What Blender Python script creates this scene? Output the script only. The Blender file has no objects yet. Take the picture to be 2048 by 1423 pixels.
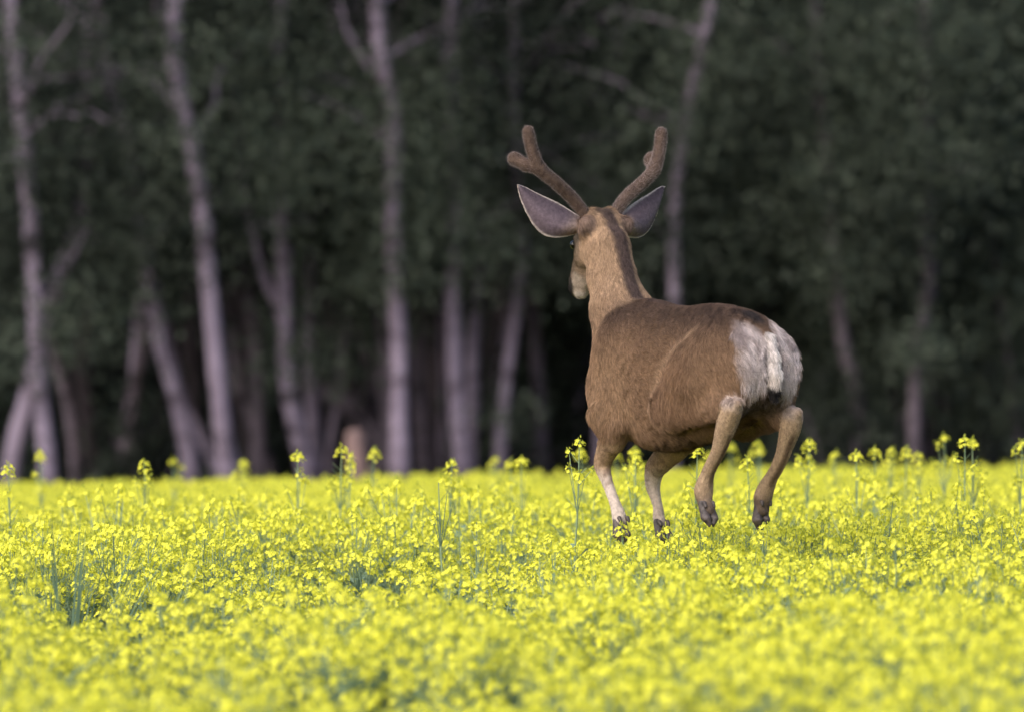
import bpy, math, random
import numpy as np
from mathutils import Vector

random.seed(7)
RNG = np.random.default_rng(11)
scn = bpy.context.scene
col = scn.collection

# ------------------------------------------------------------------ camera
cam_d = bpy.data.cameras.new("camera")
cam = bpy.data.objects.new("camera", cam_d)
col.objects.link(cam)
cam.location = (0, 0, 1.2)
cam.rotation_euler = (math.radians(90), 0, 0)
cam_d.sensor_width = 36.0
cam_d.lens = 428.2
cam_d.clip_start = 0.5
cam_d.clip_end = 1500
cam_d.dof.use_dof = True
cam_d.dof.focus_distance = 42.0
cam_d.dof.aperture_fstop = 4.0
scn.camera = cam

# ------------------------------------------------------------------ sky and sun
SUN_EL, SUN_AZ = math.radians(34), math.radians(216)      # azimuth clockwise from +Y: behind the camera, to the left
world = bpy.data.worlds.new("World")
scn.world = world
world.use_nodes = True
wn = world.node_tree.nodes
bg = wn["Background"]
sky = wn.new("ShaderNodeTexSky")
sky.sky_type = 'NISHITA'
sky.sun_disc = False
sky.sun_elevation = SUN_EL
sky.sun_rotation = SUN_AZ
sky.dust_density = 3.0
sky.ozone_density = 1.0
world.node_tree.links.new(sky.outputs[0], bg.inputs[0])
bg.inputs[1].default_value = 0.1
sun_d = bpy.data.lights.new("sun", 'SUN')
sun_d.energy = 1.25
sun_d.angle = math.radians(65)
sun_d.color = (1.0, 0.94, 0.86)
sun = bpy.data.objects.new("sun", sun_d)
col.objects.link(sun)
sdir = Vector((math.sin(SUN_AZ) * math.cos(SUN_EL), math.cos(SUN_AZ) * math.cos(SUN_EL), math.sin(SUN_EL)))
sun.rotation_euler = sdir.to_track_quat('Z', 'Y').to_euler()
sun.location = (-10, -10, 20)
vs = scn.view_settings
vs.view_transform = 'Standard'
vs.look = 'None'
vs.exposure = 1.08
vs.gamma = 1.0
scn.cycles.use_adaptive_sampling = True
scn.cycles.adaptive_threshold = 0.02
scn.cycles.use_denoising = True
scn.cycles.max_bounces = 6
scn.cycles.diffuse_bounces = 5
scn.cycles.transmission_bounces = 3
scn.cycles.transparent_max_bounces = 4


# ------------------------------------------------------------------ helpers
def tag(o, label=None, cat=None, group=None, kind=None):
    if label: o["label"] = label
    if cat: o["category"] = cat
    if group: o["group"] = group
    if kind: o["kind"] = kind
    return o


def mesh_np(name, V, F, mats=(), mi=None, smooth=True):
    """V (n,3), F (m,k) of one size k, or a list of such arrays."""
    me = bpy.data.meshes.new(name)
    Fs = F if isinstance(F, list) else [F]
    Fs = [np.asarray(f, dtype=np.int32) for f in Fs if len(f)]
    V = np.asarray(V, dtype=np.float32)
    me.vertices.add(len(V))
    me.vertices.foreach_set("co", V.ravel())
    loops = np.concatenate([f.ravel() for f in Fs])
    tot = np.concatenate([np.full(len(f), f.shape[1], np.int32) for f in Fs])
    start = np.concatenate([[0], np.cumsum(tot)[:-1]]).astype(np.int32)
    me.loops.add(len(loops))
    me.loops.foreach_set("vertex_index", loops)
    me.polygons.add(len(tot))
    me.polygons.foreach_set("loop_start", start)
    me.polygons.foreach_set("loop_total", tot)
    if mi is not None:
        me.polygons.foreach_set("material_index", np.asarray(mi, dtype=np.int32))
    me.polygons.foreach_set("use_smooth", np.full(len(tot), smooth))
    for m in mats:
        me.materials.append(m)
    me.update(calc_edges=True)
    return me


def obj(name, me, parent=None, loc=(0, 0, 0)):
    o = bpy.data.objects.new(name, me)
    col.objects.link(o)
    o.location = loc
    if parent is not None:
        o.parent = parent
    return o


def empty(name, loc=(0, 0, 0), rz=0.0):
    o = bpy.data.objects.new(name, None)
    o.empty_display_size = 0.2
    col.objects.link(o)
    o.location = loc
    o.rotation_euler = (0, 0, rz)
    return o


def ground_z(x, y=None):
    """the land tips slightly sideways, and rises gently from the camera up to the deer"""
    z = 0.0195 * np.clip(x, -30, 30)
    if y is not None:
        d = 43.0 - np.clip(y, -60, 200)
        z = z + 0.03 - 0.01 * (d + np.sqrt(d * d + 16.0))
    return z


def vnoise(x, y, seed=0, scale=1.0):
    """smooth 2D value noise, about -1..1"""
    r = np.random.default_rng(seed)
    g = r.uniform(-1, 1, (256, 256))
    x = np.asarray(x) / scale + 100.3
    y = np.asarray(y) / scale + 100.7
    i, j = np.floor(x).astype(int), np.floor(y).astype(int)
    u, v = x - i, y - j
    u, v = u * u * (3 - 2 * u), v * v * (3 - 2 * v)
    a = g[i % 256, j % 256]; b = g[(i + 1) % 256, j % 256]
    c = g[i % 256, (j + 1) % 256]; d = g[(i + 1) % 256, (j + 1) % 256]
    return (a * (1 - u) + b * u) * (1 - v) + (c * (1 - u) + d * u) * v


def sm(a, b, x):
    t = np.clip((x - a) / (b - a), 0, 1)
    return t * t * (3 - 2 * t)


# ------------------------------------------------------------------ materials
def new_mat(name):
    m = bpy.data.materials.new(name)
    m.use_nodes = True
    nt = m.node_tree
    return m, nt, nt.nodes["Principled BSDF"], nt.nodes["Material Output"]


def noise_mat(name, c1, c2, scale=8.0, rough=0.8, detail=4.0, bump=0.0, coords="Object", spec=0.2, stretch=None):
    m, nt, bs, out = new_mat(name)
    tc = nt.nodes.new("ShaderNodeTexCoord")
    no = nt.nodes.new("ShaderNodeTexNoise")
    no.inputs["Scale"].default_value = scale
    no.inputs["Detail"].default_value = detail
    src = tc.outputs[coords]
    if stretch:
        mp = nt.nodes.new("ShaderNodeMapping")
        mp.inputs["Scale"].default_value = stretch
        nt.links.new(src, mp.inputs[0]); src = mp.outputs[0]
    nt.links.new(src, no.inputs["Vector"])
    cr = nt.nodes.new("ShaderNodeValToRGB")
    cr.color_ramp.elements[0].position = 0.35
    cr.color_ramp.elements[1].position = 0.65
    cr.color_ramp.elements[0].color = (*c1, 1)
    cr.color_ramp.elements[1].color = (*c2, 1)
    nt.links.new(no.outputs["Fac"], cr.inputs[0])
    nt.links.new(cr.outputs[0], bs.inputs["Base Color"])
    bs.inputs["Roughness"].default_value = rough
    bs.inputs["Specular IOR Level"].default_value = spec
    if bump:
        bp = nt.nodes.new("ShaderNodeBump")
        bp.inputs["Strength"].default_value = bump
        bp.inputs["Distance"].default_value = 0.02
        nt.links.new(no.outputs["Fac"], bp.inputs["Height"])
        nt.links.new(bp.outputs[0], bs.inputs["Normal"])
    return m


def leafy_mat(name, c1, c2, trans=0.3, rough=0.6, attr=None, per_object=False):
    """thin plant tissue: diffuse plus translucent; colour varies per piece"""
    m, nt, bs, out = new_mat(name)
    mixc = nt.nodes.new("ShaderNodeMix"); mixc.data_type = 'RGBA'
    mixc.inputs[6].default_value = (*c1, 1)
    mixc.inputs[7].default_value = (*c2, 1)
    if attr:
        at = nt.nodes.new("ShaderNodeAttribute"); at.attribute_name = attr
        nt.links.new(at.outputs["Fac"], mixc.inputs[0])
    else:
        gi = nt.nodes.new("ShaderNodeObjectInfo")
        ge = nt.nodes.new("ShaderNodeNewGeometry")
        ad = nt.nodes.new("ShaderNodeMath"); ad.operation = 'ADD'
        fr = nt.nodes.new("ShaderNodeMath"); fr.operation = 'FRACT'
        nt.links.new(gi.outputs["Random"], ad.inputs[0])
        nt.links.new(ge.outputs["Random Per Island"], ad.inputs[1])
        nt.links.new(ad.outputs[0], fr.inputs[0])
        nt.links.new(fr.outputs[0], mixc.inputs[0])
    nt.links.new(mixc.outputs[2], bs.inputs["Base Color"])
    bs.inputs["Roughness"].default_value = rough
    bs.inputs["Specular IOR Level"].default_value = 0.25
    tr = nt.nodes.new("ShaderNodeBsdfTranslucent")
    nt.links.new(mixc.outputs[2], tr.inputs[0])
    mx = nt.nodes.new("ShaderNodeMixShader")
    mx.inputs[0].default_value = trans
    nt.links.new(bs.outputs[0], mx.inputs[1])
    nt.links.new(tr.outputs[0], mx.inputs[2])
    nt.links.new(mx.outputs[0], out.inputs[0])
    return m


M = {}
M["soil"] = noise_mat("soil", (0.035, 0.03, 0.02), (0.06, 0.07, 0.03), 3.0, 0.95, 8)
M["litter"] = noise_mat("forest_litter", (0.012, 0.010, 0.008), (0.028, 0.022, 0.018), 2.5, 0.95, 8, 0.4)
M["sky_block"] = noise_mat("sky_block_green", (0.012, 0.018, 0.010), (0.03, 0.04, 0.022), 0.5, 0.95, 8, 0.4)
M["petal"] = leafy_mat("canola_petal", (0.88, 0.88, 0.10), (0.87, 0.84, 0.08), 0.3, 0.5)
M["bud"] = leafy_mat("canola_bud", (0.45, 0.48, 0.05), (0.35, 0.42, 0.06), 0.2)
M["stem"] = leafy_mat("canola_stem", (0.28, 0.37, 0.22), (0.21, 0.31, 0.20), 0.2)
M["cleaf"] = leafy_mat("canola_leaf", (0.20, 0.30, 0.23), (0.26, 0.36, 0.25), 0.3)
M["grass"] = leafy_mat("grass_blade", (0.12, 0.20, 0.14), (0.17, 0.26, 0.17), 0.25)
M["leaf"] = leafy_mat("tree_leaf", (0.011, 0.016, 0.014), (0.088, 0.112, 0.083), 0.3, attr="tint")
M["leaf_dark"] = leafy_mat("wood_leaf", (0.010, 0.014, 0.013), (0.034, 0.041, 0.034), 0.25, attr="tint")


def bark_mat(name, c1, c2, dark):
    m = noise_mat(name, c1, c2, 5.0, 0.85, 6, 0.5, stretch=(1, 1, 0.6))
    nt = m.node_tree
    bs = nt.nodes["Principled BSDF"]
    tc = nt.nodes.new("ShaderNodeTexCoord")
    mp = nt.nodes.new("ShaderNodeMapping"); mp.inputs["Scale"].default_value = (2.2, 2.2, 5.0)
    n2 = nt.nodes.new("ShaderNodeTexNoise"); n2.inputs["Scale"].default_value = 1.6; n2.inputs["Detail"].default_value = 6
    nt.links.new(tc.outputs["Object"], mp.inputs[0]); nt.links.new(mp.outputs[0], n2.inputs["Vector"])
    cr = nt.nodes.new("ShaderNodeValToRGB")
    cr.color_ramp.elements[0].position = 0.52; cr.color_ramp.elements[1].position = 0.66
    cr.color_ramp.elements[0].color = (0, 0, 0, 1); cr.color_ramp.elements[1].color = (1, 1, 1, 1)
    nt.links.new(n2.outputs["Fac"], cr.inputs[0])
    mx = nt.nodes.new("ShaderNodeMix"); mx.data_type = 'RGBA'
    old = bs.inputs["Base Color"].links[0].from_socket
    nt.links.new(cr.outputs[0], mx.inputs[0])
    nt.links.new(old, mx.inputs[6]); mx.inputs[7].default_value = (*dark, 1)
    nt.links.new(mx.outputs[2], bs.inputs["Base Color"])
    return m


M["bark"] = bark_mat("pale_bark", (0.175, 0.143, 0.20), (0.27, 0.225, 0.305), (0.07, 0.056, 0.075))
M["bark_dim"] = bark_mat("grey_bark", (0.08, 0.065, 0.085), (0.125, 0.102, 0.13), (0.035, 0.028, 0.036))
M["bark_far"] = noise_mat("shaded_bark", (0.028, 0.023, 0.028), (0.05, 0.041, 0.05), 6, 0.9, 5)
M["bark_red"] = noise_mat("bare_wood", (0.13, 0.09, 0.092), (0.23, 0.155, 0.15), 6, 0.9, 5, 0.4)


# ------------------------------------------------------------------ generic geometry
def tube(P, R, nseg=8, cap=True, wob=0.0, rng=None):
    """swept tube through points P with radii R -> V, F(quads), caps as extra tris"""
    P = np.asarray(P, float); R = np.asarray(R, float)
    n = len(P)
    T = np.gradient(P, axis=0)
    T /= np.linalg.norm(T, axis=1)[:, None] + 1e-9
    ref = np.array([0.0, 1.0, 0.0]) if abs(T[0, 1]) < 0.9 else np.array([1.0, 0, 0])
    A = np.cross(T, ref); A /= np.linalg.norm(A, axis=1)[:, None] + 1e-9
    B = np.cross(T, A)
    ang = np.linspace(0, 2 * np.pi, nseg, endpoint=False)
    rr = np.repeat(R[:, None], nseg, 1)
    if wob and rng is not None:
        rr = rr * (1 + wob * rng.normal(size=rr.shape))
    V = P[:, None, :] + rr[..., None] * (np.cos(ang)[None, :, None] * A[:, None, :] + np.sin(ang)[None, :, None] * B[:, None, :])
    V = V.reshape(-1, 3)
    i = np.arange(n - 1)[:, None] * nseg
    j = np.arange(nseg)[None, :]
    j2 = (j + 1) % nseg
    F = np.stack([i + j, i + j2, i + nseg + j2, i + nseg + j], -1).reshape(-1, 4)
    return V, F


def join(parts):
    Vs, Fs, o = [], [], 0
    for V, F in parts:
        Vs.append(V); Fs.append(np.asarray(F) + o); o += len(V)
    return np.concatenate(Vs), np.concatenate(Fs)


def spline(P, n):
    """Catmull-Rom resample of the control rows P to n rows"""
    P = np.asarray(P, float)
    k = len(P)
    Q = np.vstack([2 * P[0] - P[1], P, 2 * P[-1] - P[-2]])
    t = np.linspace(0, k - 1 - 1e-6, n)
    i = t.astype(int); u = (t - i)[:, None]
    p0, p1, p2, p3 = Q[i], Q[i + 1], Q[i + 2], Q[i + 3]
    return 0.5 * (2 * p1 + (p2 - p0) * u + (2 * p0 - 5 * p1 + 4 * p2 - p3) * u ** 2 + (3 * p1 - p0 - 3 * p2 + p3) * u ** 3)


def leaf_quads(C, L, W, rng, droop=0.0):
    """diamond leaves at centres C: V (4n,3), F (n,4)"""
    n = len(C)
    d = rng.normal(size=(n, 3)); d[:, 2] -= droop
    d /= np.linalg.norm(d, axis=1)[:, None]
    e = rng.normal(size=(n, 3)); e = np.cross(d, e); e /= np.linalg.norm(e, axis=1)[:, None] + 1e-9
    L = np.broadcast_to(L, n)[:, None]; W = np.broadcast_to(W, n)[:, None]
    V = np.stack([C - d * L / 2, C + e * W / 2 - d * L * 0.08, C + d * L / 2, C - e * W / 2 - d * L * 0.08], 1).reshape(-1, 3)
    F = np.arange(4 * n).reshape(n, 4)
    return V, F


def foliage_mesh(name, C, tint, L, W, mat, rng, droop=0.0):
    V, F = leaf_quads(C, L, W, rng, droop)
    me = mesh_np(name, V, F, [mat], smooth=False)
    at = me.attributes.new("tint", 'FLOAT', 'POINT')
    at.data.foreach_set("value", np.repeat(tint, 4).astype(np.float32))
    return me


# ------------------------------------------------------------------ the setting
def sheet(name, x0, x1, y0, y1, nx, ny, zf, mat):
    xs = np.linspace(x0, x1, nx); ys = np.linspace(y0, y1, ny)
    X, Y = np.meshgrid(xs, ys, indexing='ij')
    V = np.stack([X, Y, zf(X, Y)], -1).reshape(-1, 3)
    i, j = np.meshgrid(np.arange(nx - 1), np.arange(ny - 1), indexing='ij')
    a = (i * ny + j).ravel()
    F = np.stack([a, a + ny, a + ny + 1, a + 1], -1)
    o = obj(name, mesh_np(name, V, F, [mat]))
    tag(o, kind="structure")
    return o


sheet("ground", -400, 400, -60, 800, 81, 345, lambda X, Y: ground_z(X, Y), M["soil"])
sheet("forest_floor", -60, 60, 75.5, 140, 61, 40,
      lambda X, Y: ground_z(X) + 0.06 + 0.06 * np.abs(vnoise(X, Y, 3, 1.7)), M["litter"])
sheet("sky_block_hill", -120, 120, 116, 190, 61, 30,  # added rise that blocks bright sky showing through gaps in the wood
      lambda X, Y: ground_z(X) - 0.5 + np.minimum((Y - 116) * 0.75, 26) * (1 + 0.12 * vnoise(X, Y, 5, 9)), M["sky_block"])


# ------------------------------------------------------------------ trees of the wood's edge
def crown_points(rng, cx, cy, z0, z1, rad, nclump, per, spread):
    """leaf centres in uneven clumps round a trunk axis"""
    z = z0 + (z1 - z0) * rng.random(nclump) ** 1.9
    t = (z - z0) / (z1 - z0)
    rr = rad * np.sqrt(rng.random(nclump)) * np.clip(1.15 - 0.75 * t, 0.25, 1)
    a = rng.uniform(0, 2 * np.pi, nclump)
    cc = np.stack([cx(z) + rr * np.cos(a), cy + 0.28 + rr * np.sin(a), z], -1)
    ct = np.clip(0.42 + 0.75 * vnoise(cc[:, 0], cc[:, 2], 71, 0.42) + 0.15 * rng.normal(size=nclump), 0, 1)
    open_ = vnoise(cc[:, 0], cc[:, 2], 72, 0.38) < 0.16          # gaps in the crown show the dark wood behind
    cc, ct = cc[open_], ct[open_]
    nclump = len(cc)
    idx = np.repeat(np.arange(nclump), per)
    C = cc[idx] + rng.normal(size=(len(idx), 3)) * spread * np.array([1, 1, 1.35])
    tint = np.clip(ct[idx] * 0.7 + 0.3 * rng.random(len(idx)), 0, 1)
    return C, tint


def make_tree(label, Y, r, path, bark, group, seed, crown=(2.2, 9.5, 1.3, 150, 45), limbs=6, top=10.5, name="aspen_tree", sprays=()):
    rng = np.random.default_rng(seed)
    p = np.array(path, float)
    gz = float(ground_z(p[0, 0]))
    base = np.array([p[0, 0] - (p[1, 0] - p[0, 0]) * (p[0, 1] - gz) / max(0.05, p[1, 1] - p[0, 1]) * 0.6, gz - 0.1])
    pts = [base] + list(p)
    d = (p[-1] - p[-2]); d = d / np.linalg.norm(d); d[0] *= 0.5
    z = p[-1, 1]; q = p[-1].copy()
    while z < top:
        d = d + np.array([rng.normal() * 0.08 - d[0] * 0.2, 0.02]); d /= np.linalg.norm(d)
        q = q + d * 0.9; z = q[1]; pts.append(q.copy())
    pts = np.array(pts)
    ys = np.cumsum(rng.normal(size=len(pts)) * 0.03); ys -= ys[0]
    P3 = np.stack([pts[:, 0], Y + ys, pts[:, 1]], -1)
    P3 = spline(P3, len(P3) * 4)
    zz = P3[:, 2]
    R = 0.60 * r * np.interp(zz, [gz - 0.1, gz + 0.25, gz + 1.0, 3.5, top], [1.45, 1.15, 1.0, 0.86, 0.12])
    root = empty(name, (P3[0, 0], Y, gz))
    off = np.array([P3[0, 0], Y, gz])
    V, F = tube(P3 - off, R, 10, wob=0.05, rng=rng)
    obj("trunk", mesh_np("trunk", V, F, [M[bark]]), root)
    xs_of = lambda zq: np.interp(zq, zz, P3[:, 0])
    for k in range(limbs):
        zb = rng.uniform(1.9, 4.6) if k < limbs * 0.7 else rng.uniform(4.5, top * 0.8)
        a = rng.uniform(0, 2 * np.pi)
        Lb = rng.uniform(0.6, 1.4)
        b0 = np.array([xs_of(zb), np.interp(zb, zz, P3[:, 1]), zb])
        dv = np.array([math.cos(a), math.sin(a) * 0.7, rng.uniform(0.3, 1.0)])
        s = np.linspace(0, 1, 7)[:, None]
        B = b0 + dv * Lb * s + np.array([0, 0, -0.25]) * s ** 2 + rng.normal(size=(7, 3)) * 0.03 * s
        rb = r * rng.uniform(0.14, 0.28)
        V, F = tube(B - off, np.linspace(rb, 0.006, 7), 6)
        obj("limb", mesh_np("limb", V, F, [M[bark]]), root)
    z0, z1, rad, nc, per = crown
    C, tint = crown_points(rng, xs_of, Y, z0, z1, rad, nc, per, 0.2)
    for (sx, sz, sr, n) in sprays:
        Cs = np.array([sx, Y - 0.4, sz]) + rng.normal(size=(n, 3)) * np.array([sr, 0.35, sr * 0.7])
        C = np.vstack([C, Cs]); tint = np.concatenate([tint, np.clip(rng.normal(0.75, 0.2, n), 0, 1)])
    obj("crown", foliage_mesh("crown", C - off, tint, rng.uniform(0.035, 0.06, len(C)), rng.uniform(0.025, 0.042, len(C)), M["leaf"], rng, 0.5), root)
    tag(root, label, "tree", group)
    return root


G1 = "trees along the edge of the wood"
TREES = [
    ("slim grey tree leaning against its upright pale neighbour by the wood's edge", 80.5, 0.099, [(-3.31, 0.46), (-3.24, 0.78), (-3.16, 1.07), (-3.07, 1.44), (-2.95, 1.83), (-2.82, 2.23)], "bark", ()),
    ("upright pale tree crossed at its foot by a slim leaning trunk", 79, 0.094, [(-3.01, 0.48), (-3.05, 0.85), (-3.08, 1.24), (-3.09, 1.56), (-3.11, 1.89), (-3.13, 2.21), (-3.17, 2.7), (-3.22, 3.18)], "bark", ((-2.85, 1.45, 0.28, 700), (-3.35, 1.2, 0.2, 350), (-3.15, 2.5, 0.25, 500), (-3.2, 3.2, 0.3, 700))),
    ("strongly leaning pale lilac trunk beside the dark gap in the wood", 80, 0.095, [(-2.11, 0.45), (-2.16, 0.75), (-2.23, 1.04), (-2.31, 1.3), (-2.38, 1.7), (-2.43, 2.09), (-2.49, 2.45), (-2.57, 2.78), (-2.69, 3.24)], "bark", ()),
    ("brightest pale trunk with a flared, forked foot", 79, 0.097, [(-1.85, 0.46), (-1.88, 0.78), (-1.91, 1.11), (-1.95, 1.5), (-1.98, 1.82), (-2.0, 2.08), (-2.05, 2.4), (-2.11, 2.73), (-2.19, 3.18)], "bark", ((-2.1, 2.6, 0.2, 400), (-2.2, 3.1, 0.3, 700))),
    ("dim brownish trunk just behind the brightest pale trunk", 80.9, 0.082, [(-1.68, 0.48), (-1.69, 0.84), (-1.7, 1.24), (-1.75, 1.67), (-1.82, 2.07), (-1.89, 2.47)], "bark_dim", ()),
    ("pale tree with a side stem forking off at half height", 80, 0.095, [(-1.35, 0.47), (-1.41, 0.71), (-1.47, 1.01), (-1.49, 1.43), (-1.5, 1.83), (-1.52, 2.22), (-1.53, 2.62), (-1.52, 3.04)], "bark", ((-1.45, 1.2, 0.22, 420), (-1.5, 2.42, 0.15, 350), (-1.55, 3.1, 0.3, 900))),
    ("thin grey trunk between the forked pale tree and the fallen log", 80.8, 0.074, [(-1.31, 0.58), (-1.33, 0.97), (-1.35, 1.44), (-1.33, 1.83), (-1.31, 2.17), (-1.27, 2.57)], "bark", ((-1.1, 1.6, 0.3, 600), (-1.2, 1.15, 0.16, 220))),
    ("tall pale trunk in the middle of a three-stemmed clump", 79.5, 0.101, [(-0.73, 0.45), (-0.74, 0.85), (-0.74, 1.24), (-0.76, 1.6), (-0.77, 1.96), (-0.78, 2.31), (-0.77, 2.61), (-0.79, 2.87), (-0.84, 3.1), (-0.88, 3.46)], "bark", ((-0.76, 1.72, 0.16, 260),)),
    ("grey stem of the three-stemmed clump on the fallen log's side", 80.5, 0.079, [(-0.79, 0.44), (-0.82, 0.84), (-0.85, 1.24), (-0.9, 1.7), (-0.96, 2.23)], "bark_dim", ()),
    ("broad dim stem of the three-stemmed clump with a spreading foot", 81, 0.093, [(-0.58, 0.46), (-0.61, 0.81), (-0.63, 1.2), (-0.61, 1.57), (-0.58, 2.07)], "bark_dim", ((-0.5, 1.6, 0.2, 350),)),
    ("pale straight trunk paired with a dimmer one touching it", 80, 0.092, [(-0.33, 0.48), (-0.36, 0.84), (-0.38, 1.24), (-0.39, 1.63), (-0.37, 2.06), (-0.39, 2.55), (-0.4, 2.98)], "bark", ((-0.35, 2.0, 0.25, 1000), (-0.4, 2.7, 0.3, 900))),
    ("dimmer straight trunk touching a pale straight one", 80.6, 0.077, [(-0.28, 0.47), (-0.26, 0.91), (-0.26, 1.27), (-0.23, 1.63), (-0.21, 2.13)], "bark", ((-0.1, 1.85, 0.2, 350),)),
    ("slim trunk with a crooked lean beside the deer's muzzle", 80.4, 0.067, [(-0.08, 0.51), (-0.05, 0.91), (-0.01, 1.24), (0.03, 1.53), (0.07, 1.96)], "bark", ((0.05, 1.75, 0.2, 300), (-0.02, 0.8, 0.13, 150))),
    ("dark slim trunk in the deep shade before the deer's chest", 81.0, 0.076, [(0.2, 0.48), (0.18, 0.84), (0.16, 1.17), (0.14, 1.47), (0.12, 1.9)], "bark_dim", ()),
    ("forked pale tree whose stem rises between the deer's antlers", 81, 0.08, [(0.59, 0.47), (0.61, 1.24), (0.61, 1.7), (0.61, 2.17), (0.62, 2.57), (0.61, 2.87), (0.64, 3.1), (0.72, 3.3), (0.79, 3.57)], "bark", ((0.6, 2.0, 0.2, 200),)),
    ("grey tree whose stem meets the deer's back", 80, 0.072, [(1.05, 0.48), (1.07, 1.04), (1.07, 1.57), (1.06, 1.96), (1.08, 2.32), (1.14, 2.75), (1.23, 3.14)], "bark", ((1.15, 2.7, 0.2, 500), (1.25, 3.2, 0.3, 800))),
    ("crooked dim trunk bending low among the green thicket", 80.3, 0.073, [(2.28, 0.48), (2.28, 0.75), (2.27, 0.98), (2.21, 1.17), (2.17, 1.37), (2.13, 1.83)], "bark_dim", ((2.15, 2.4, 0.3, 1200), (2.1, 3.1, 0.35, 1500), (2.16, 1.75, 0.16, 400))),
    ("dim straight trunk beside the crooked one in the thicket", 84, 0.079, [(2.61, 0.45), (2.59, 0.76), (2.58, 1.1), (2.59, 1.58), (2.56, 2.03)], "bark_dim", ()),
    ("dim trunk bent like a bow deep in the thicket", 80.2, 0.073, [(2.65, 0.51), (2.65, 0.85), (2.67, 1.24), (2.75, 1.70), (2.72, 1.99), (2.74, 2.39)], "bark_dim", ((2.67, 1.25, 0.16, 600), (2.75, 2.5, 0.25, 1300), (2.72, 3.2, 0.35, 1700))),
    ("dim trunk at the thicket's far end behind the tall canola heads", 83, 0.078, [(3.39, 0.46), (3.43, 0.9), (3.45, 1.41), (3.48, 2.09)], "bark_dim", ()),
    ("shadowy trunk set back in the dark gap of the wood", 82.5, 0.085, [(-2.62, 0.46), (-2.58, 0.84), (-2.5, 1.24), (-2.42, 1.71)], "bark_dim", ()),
]
for i, (lab, Y, r, path, bark, spr) in enumerate(TREES):
    make_tree(lab, Y, r, path, bark, G1, 100 + i, crown=(2.45 if "leaning pale lilac" in lab else 1.95, 10, 1.15, 300, 90), sprays=spr,
              limbs=12 if bark == "bark" else 5)

rng = np.random.default_rng(314)
SAPLINGS = [(-2.95, 82.5, -0.1), (-2.62, 83.2, 0.05), (-2.02, 82.2, -0.18), (-1.62, 81.6, -0.16), (-1.22, 83.0, 0.04), (-1.05, 84.0, 0.1), (-0.92, 82.0, -0.05),
            (-0.5, 83.0, 0.03), (-0.15, 84.2, 0.08), (0.32, 83.2, -0.04), (0.45, 85.0, 0.05), (0.86, 83.5, 0.06), (1.5, 84.5, -0.05), (1.85, 85.0, 0.06)]
for i, (x, Y, lean) in enumerate(SAPLINGS):
    g = ground_z(x)
    path = [(x + lean * t + 0.04 * math.sin(t * 2.3 + i), g + 0.45 + 0.55 * t) for t in range(6)]
    make_tree("slim pale stem among the thin young trees between the larger trunks", Y, rng.uniform(0.045, 0.065), path, "bark" if i % 3 else "bark_dim",
              "slim young trees of the wood", 300 + i, crown=(2.4, 8, 0.8, 60, 70), limbs=7, top=8.0, name="young_aspen")

# side stems that belong to two of the trees
def add_stem(root_label, Y, P, R, bark="bark"):
    root = [o for o in scn.objects if o.get("label", "").startswith(root_label)][0]
    P = np.array([(x, Y, z) for x, z in P]) - np.array(root.location)
    P = spline(P, 16)
    V, F = tube(P, np.linspace(R[0], R[1], 16), 9)
    obj("side_stem", mesh_np("side_stem", V, F, [M[bark]]), root)


add_stem("brightest pale trunk", 79.1, [(-1.70, -0.05), (-1.79, 0.45), (-1.85, 0.68), (-1.9, 1.0), (-1.915, 1.2)], (0.045, 0.025))
add_stem("pale tree with a side stem", 80.05, [(-1.48, 1.3), (-1.53, 1.5), (-1.63, 1.72), (-1.71, 2.03), (-1.76, 2.4), (-1.83, 3.0)], (0.042, 0.02))
add_stem("forked pale tree", 81.05, [(0.61, 2.8), (0.56, 2.98), (0.47, 3.2), (0.40, 3.6), (0.36, 4.1)], (0.04, 0.015))
add_stem("tall pale trunk in the middle", 79.6, [(-0.78, 2.56), (-0.93, 2.7), (-1.12, 2.82), (-1.35, 2.9)], (0.028, 0.01))
add_stem("tall pale trunk in the middle", 79.6, [(-0.82, 2.98), (-0.98, 3.15), (-1.1, 3.4), (-1.15, 3.8)], (0.03, 0.012))
add_stem("upright pale tree crossed", 79.1, [(-3.09, 1.55), (-3.0, 1.68), (-2.88, 1.8), (-2.75, 2.05)], (0.03, 0.01))

# fallen log and weathered stump in front of the wood
rng = np.random.default_rng(5)
P = spline([(-1.52, 82.3, 0.98), (-1.36, 82.0, 1.0), (-1.21, 81.8, 0.95), (-1.04, 81.6, 0.83), (-0.87, 81.4, 0.6), (-0.62, 81.2, -0.05)], 24)
V, F = tube(P, np.linspace(0.055, 0.1, 24), 10, wob=0.07, rng=rng)
logo = empty("fallen_log", (0, 0, 0))
obj("log", mesh_np("log", V, F, [M["bark_dim"]]), logo)
for b, e in (((-1.1, 81.65, 0.86), (-0.95, 81.5, 1.05)), ((-1.3, 81.9, 0.98), (-1.28, 81.7, 1.22))):
    V, F = tube(spline([b, (np.array(b) + np.array(e)) / 2 + [0.03, 0, 0.0], e], 6), np.linspace(0.03, 0.008, 6), 6)
    obj("branch_stub", mesh_np("branch_stub", V, F, [M["bark_dim"]]), logo)
tag(logo, "dark arched fallen log between the pale trunks", "log")

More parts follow.
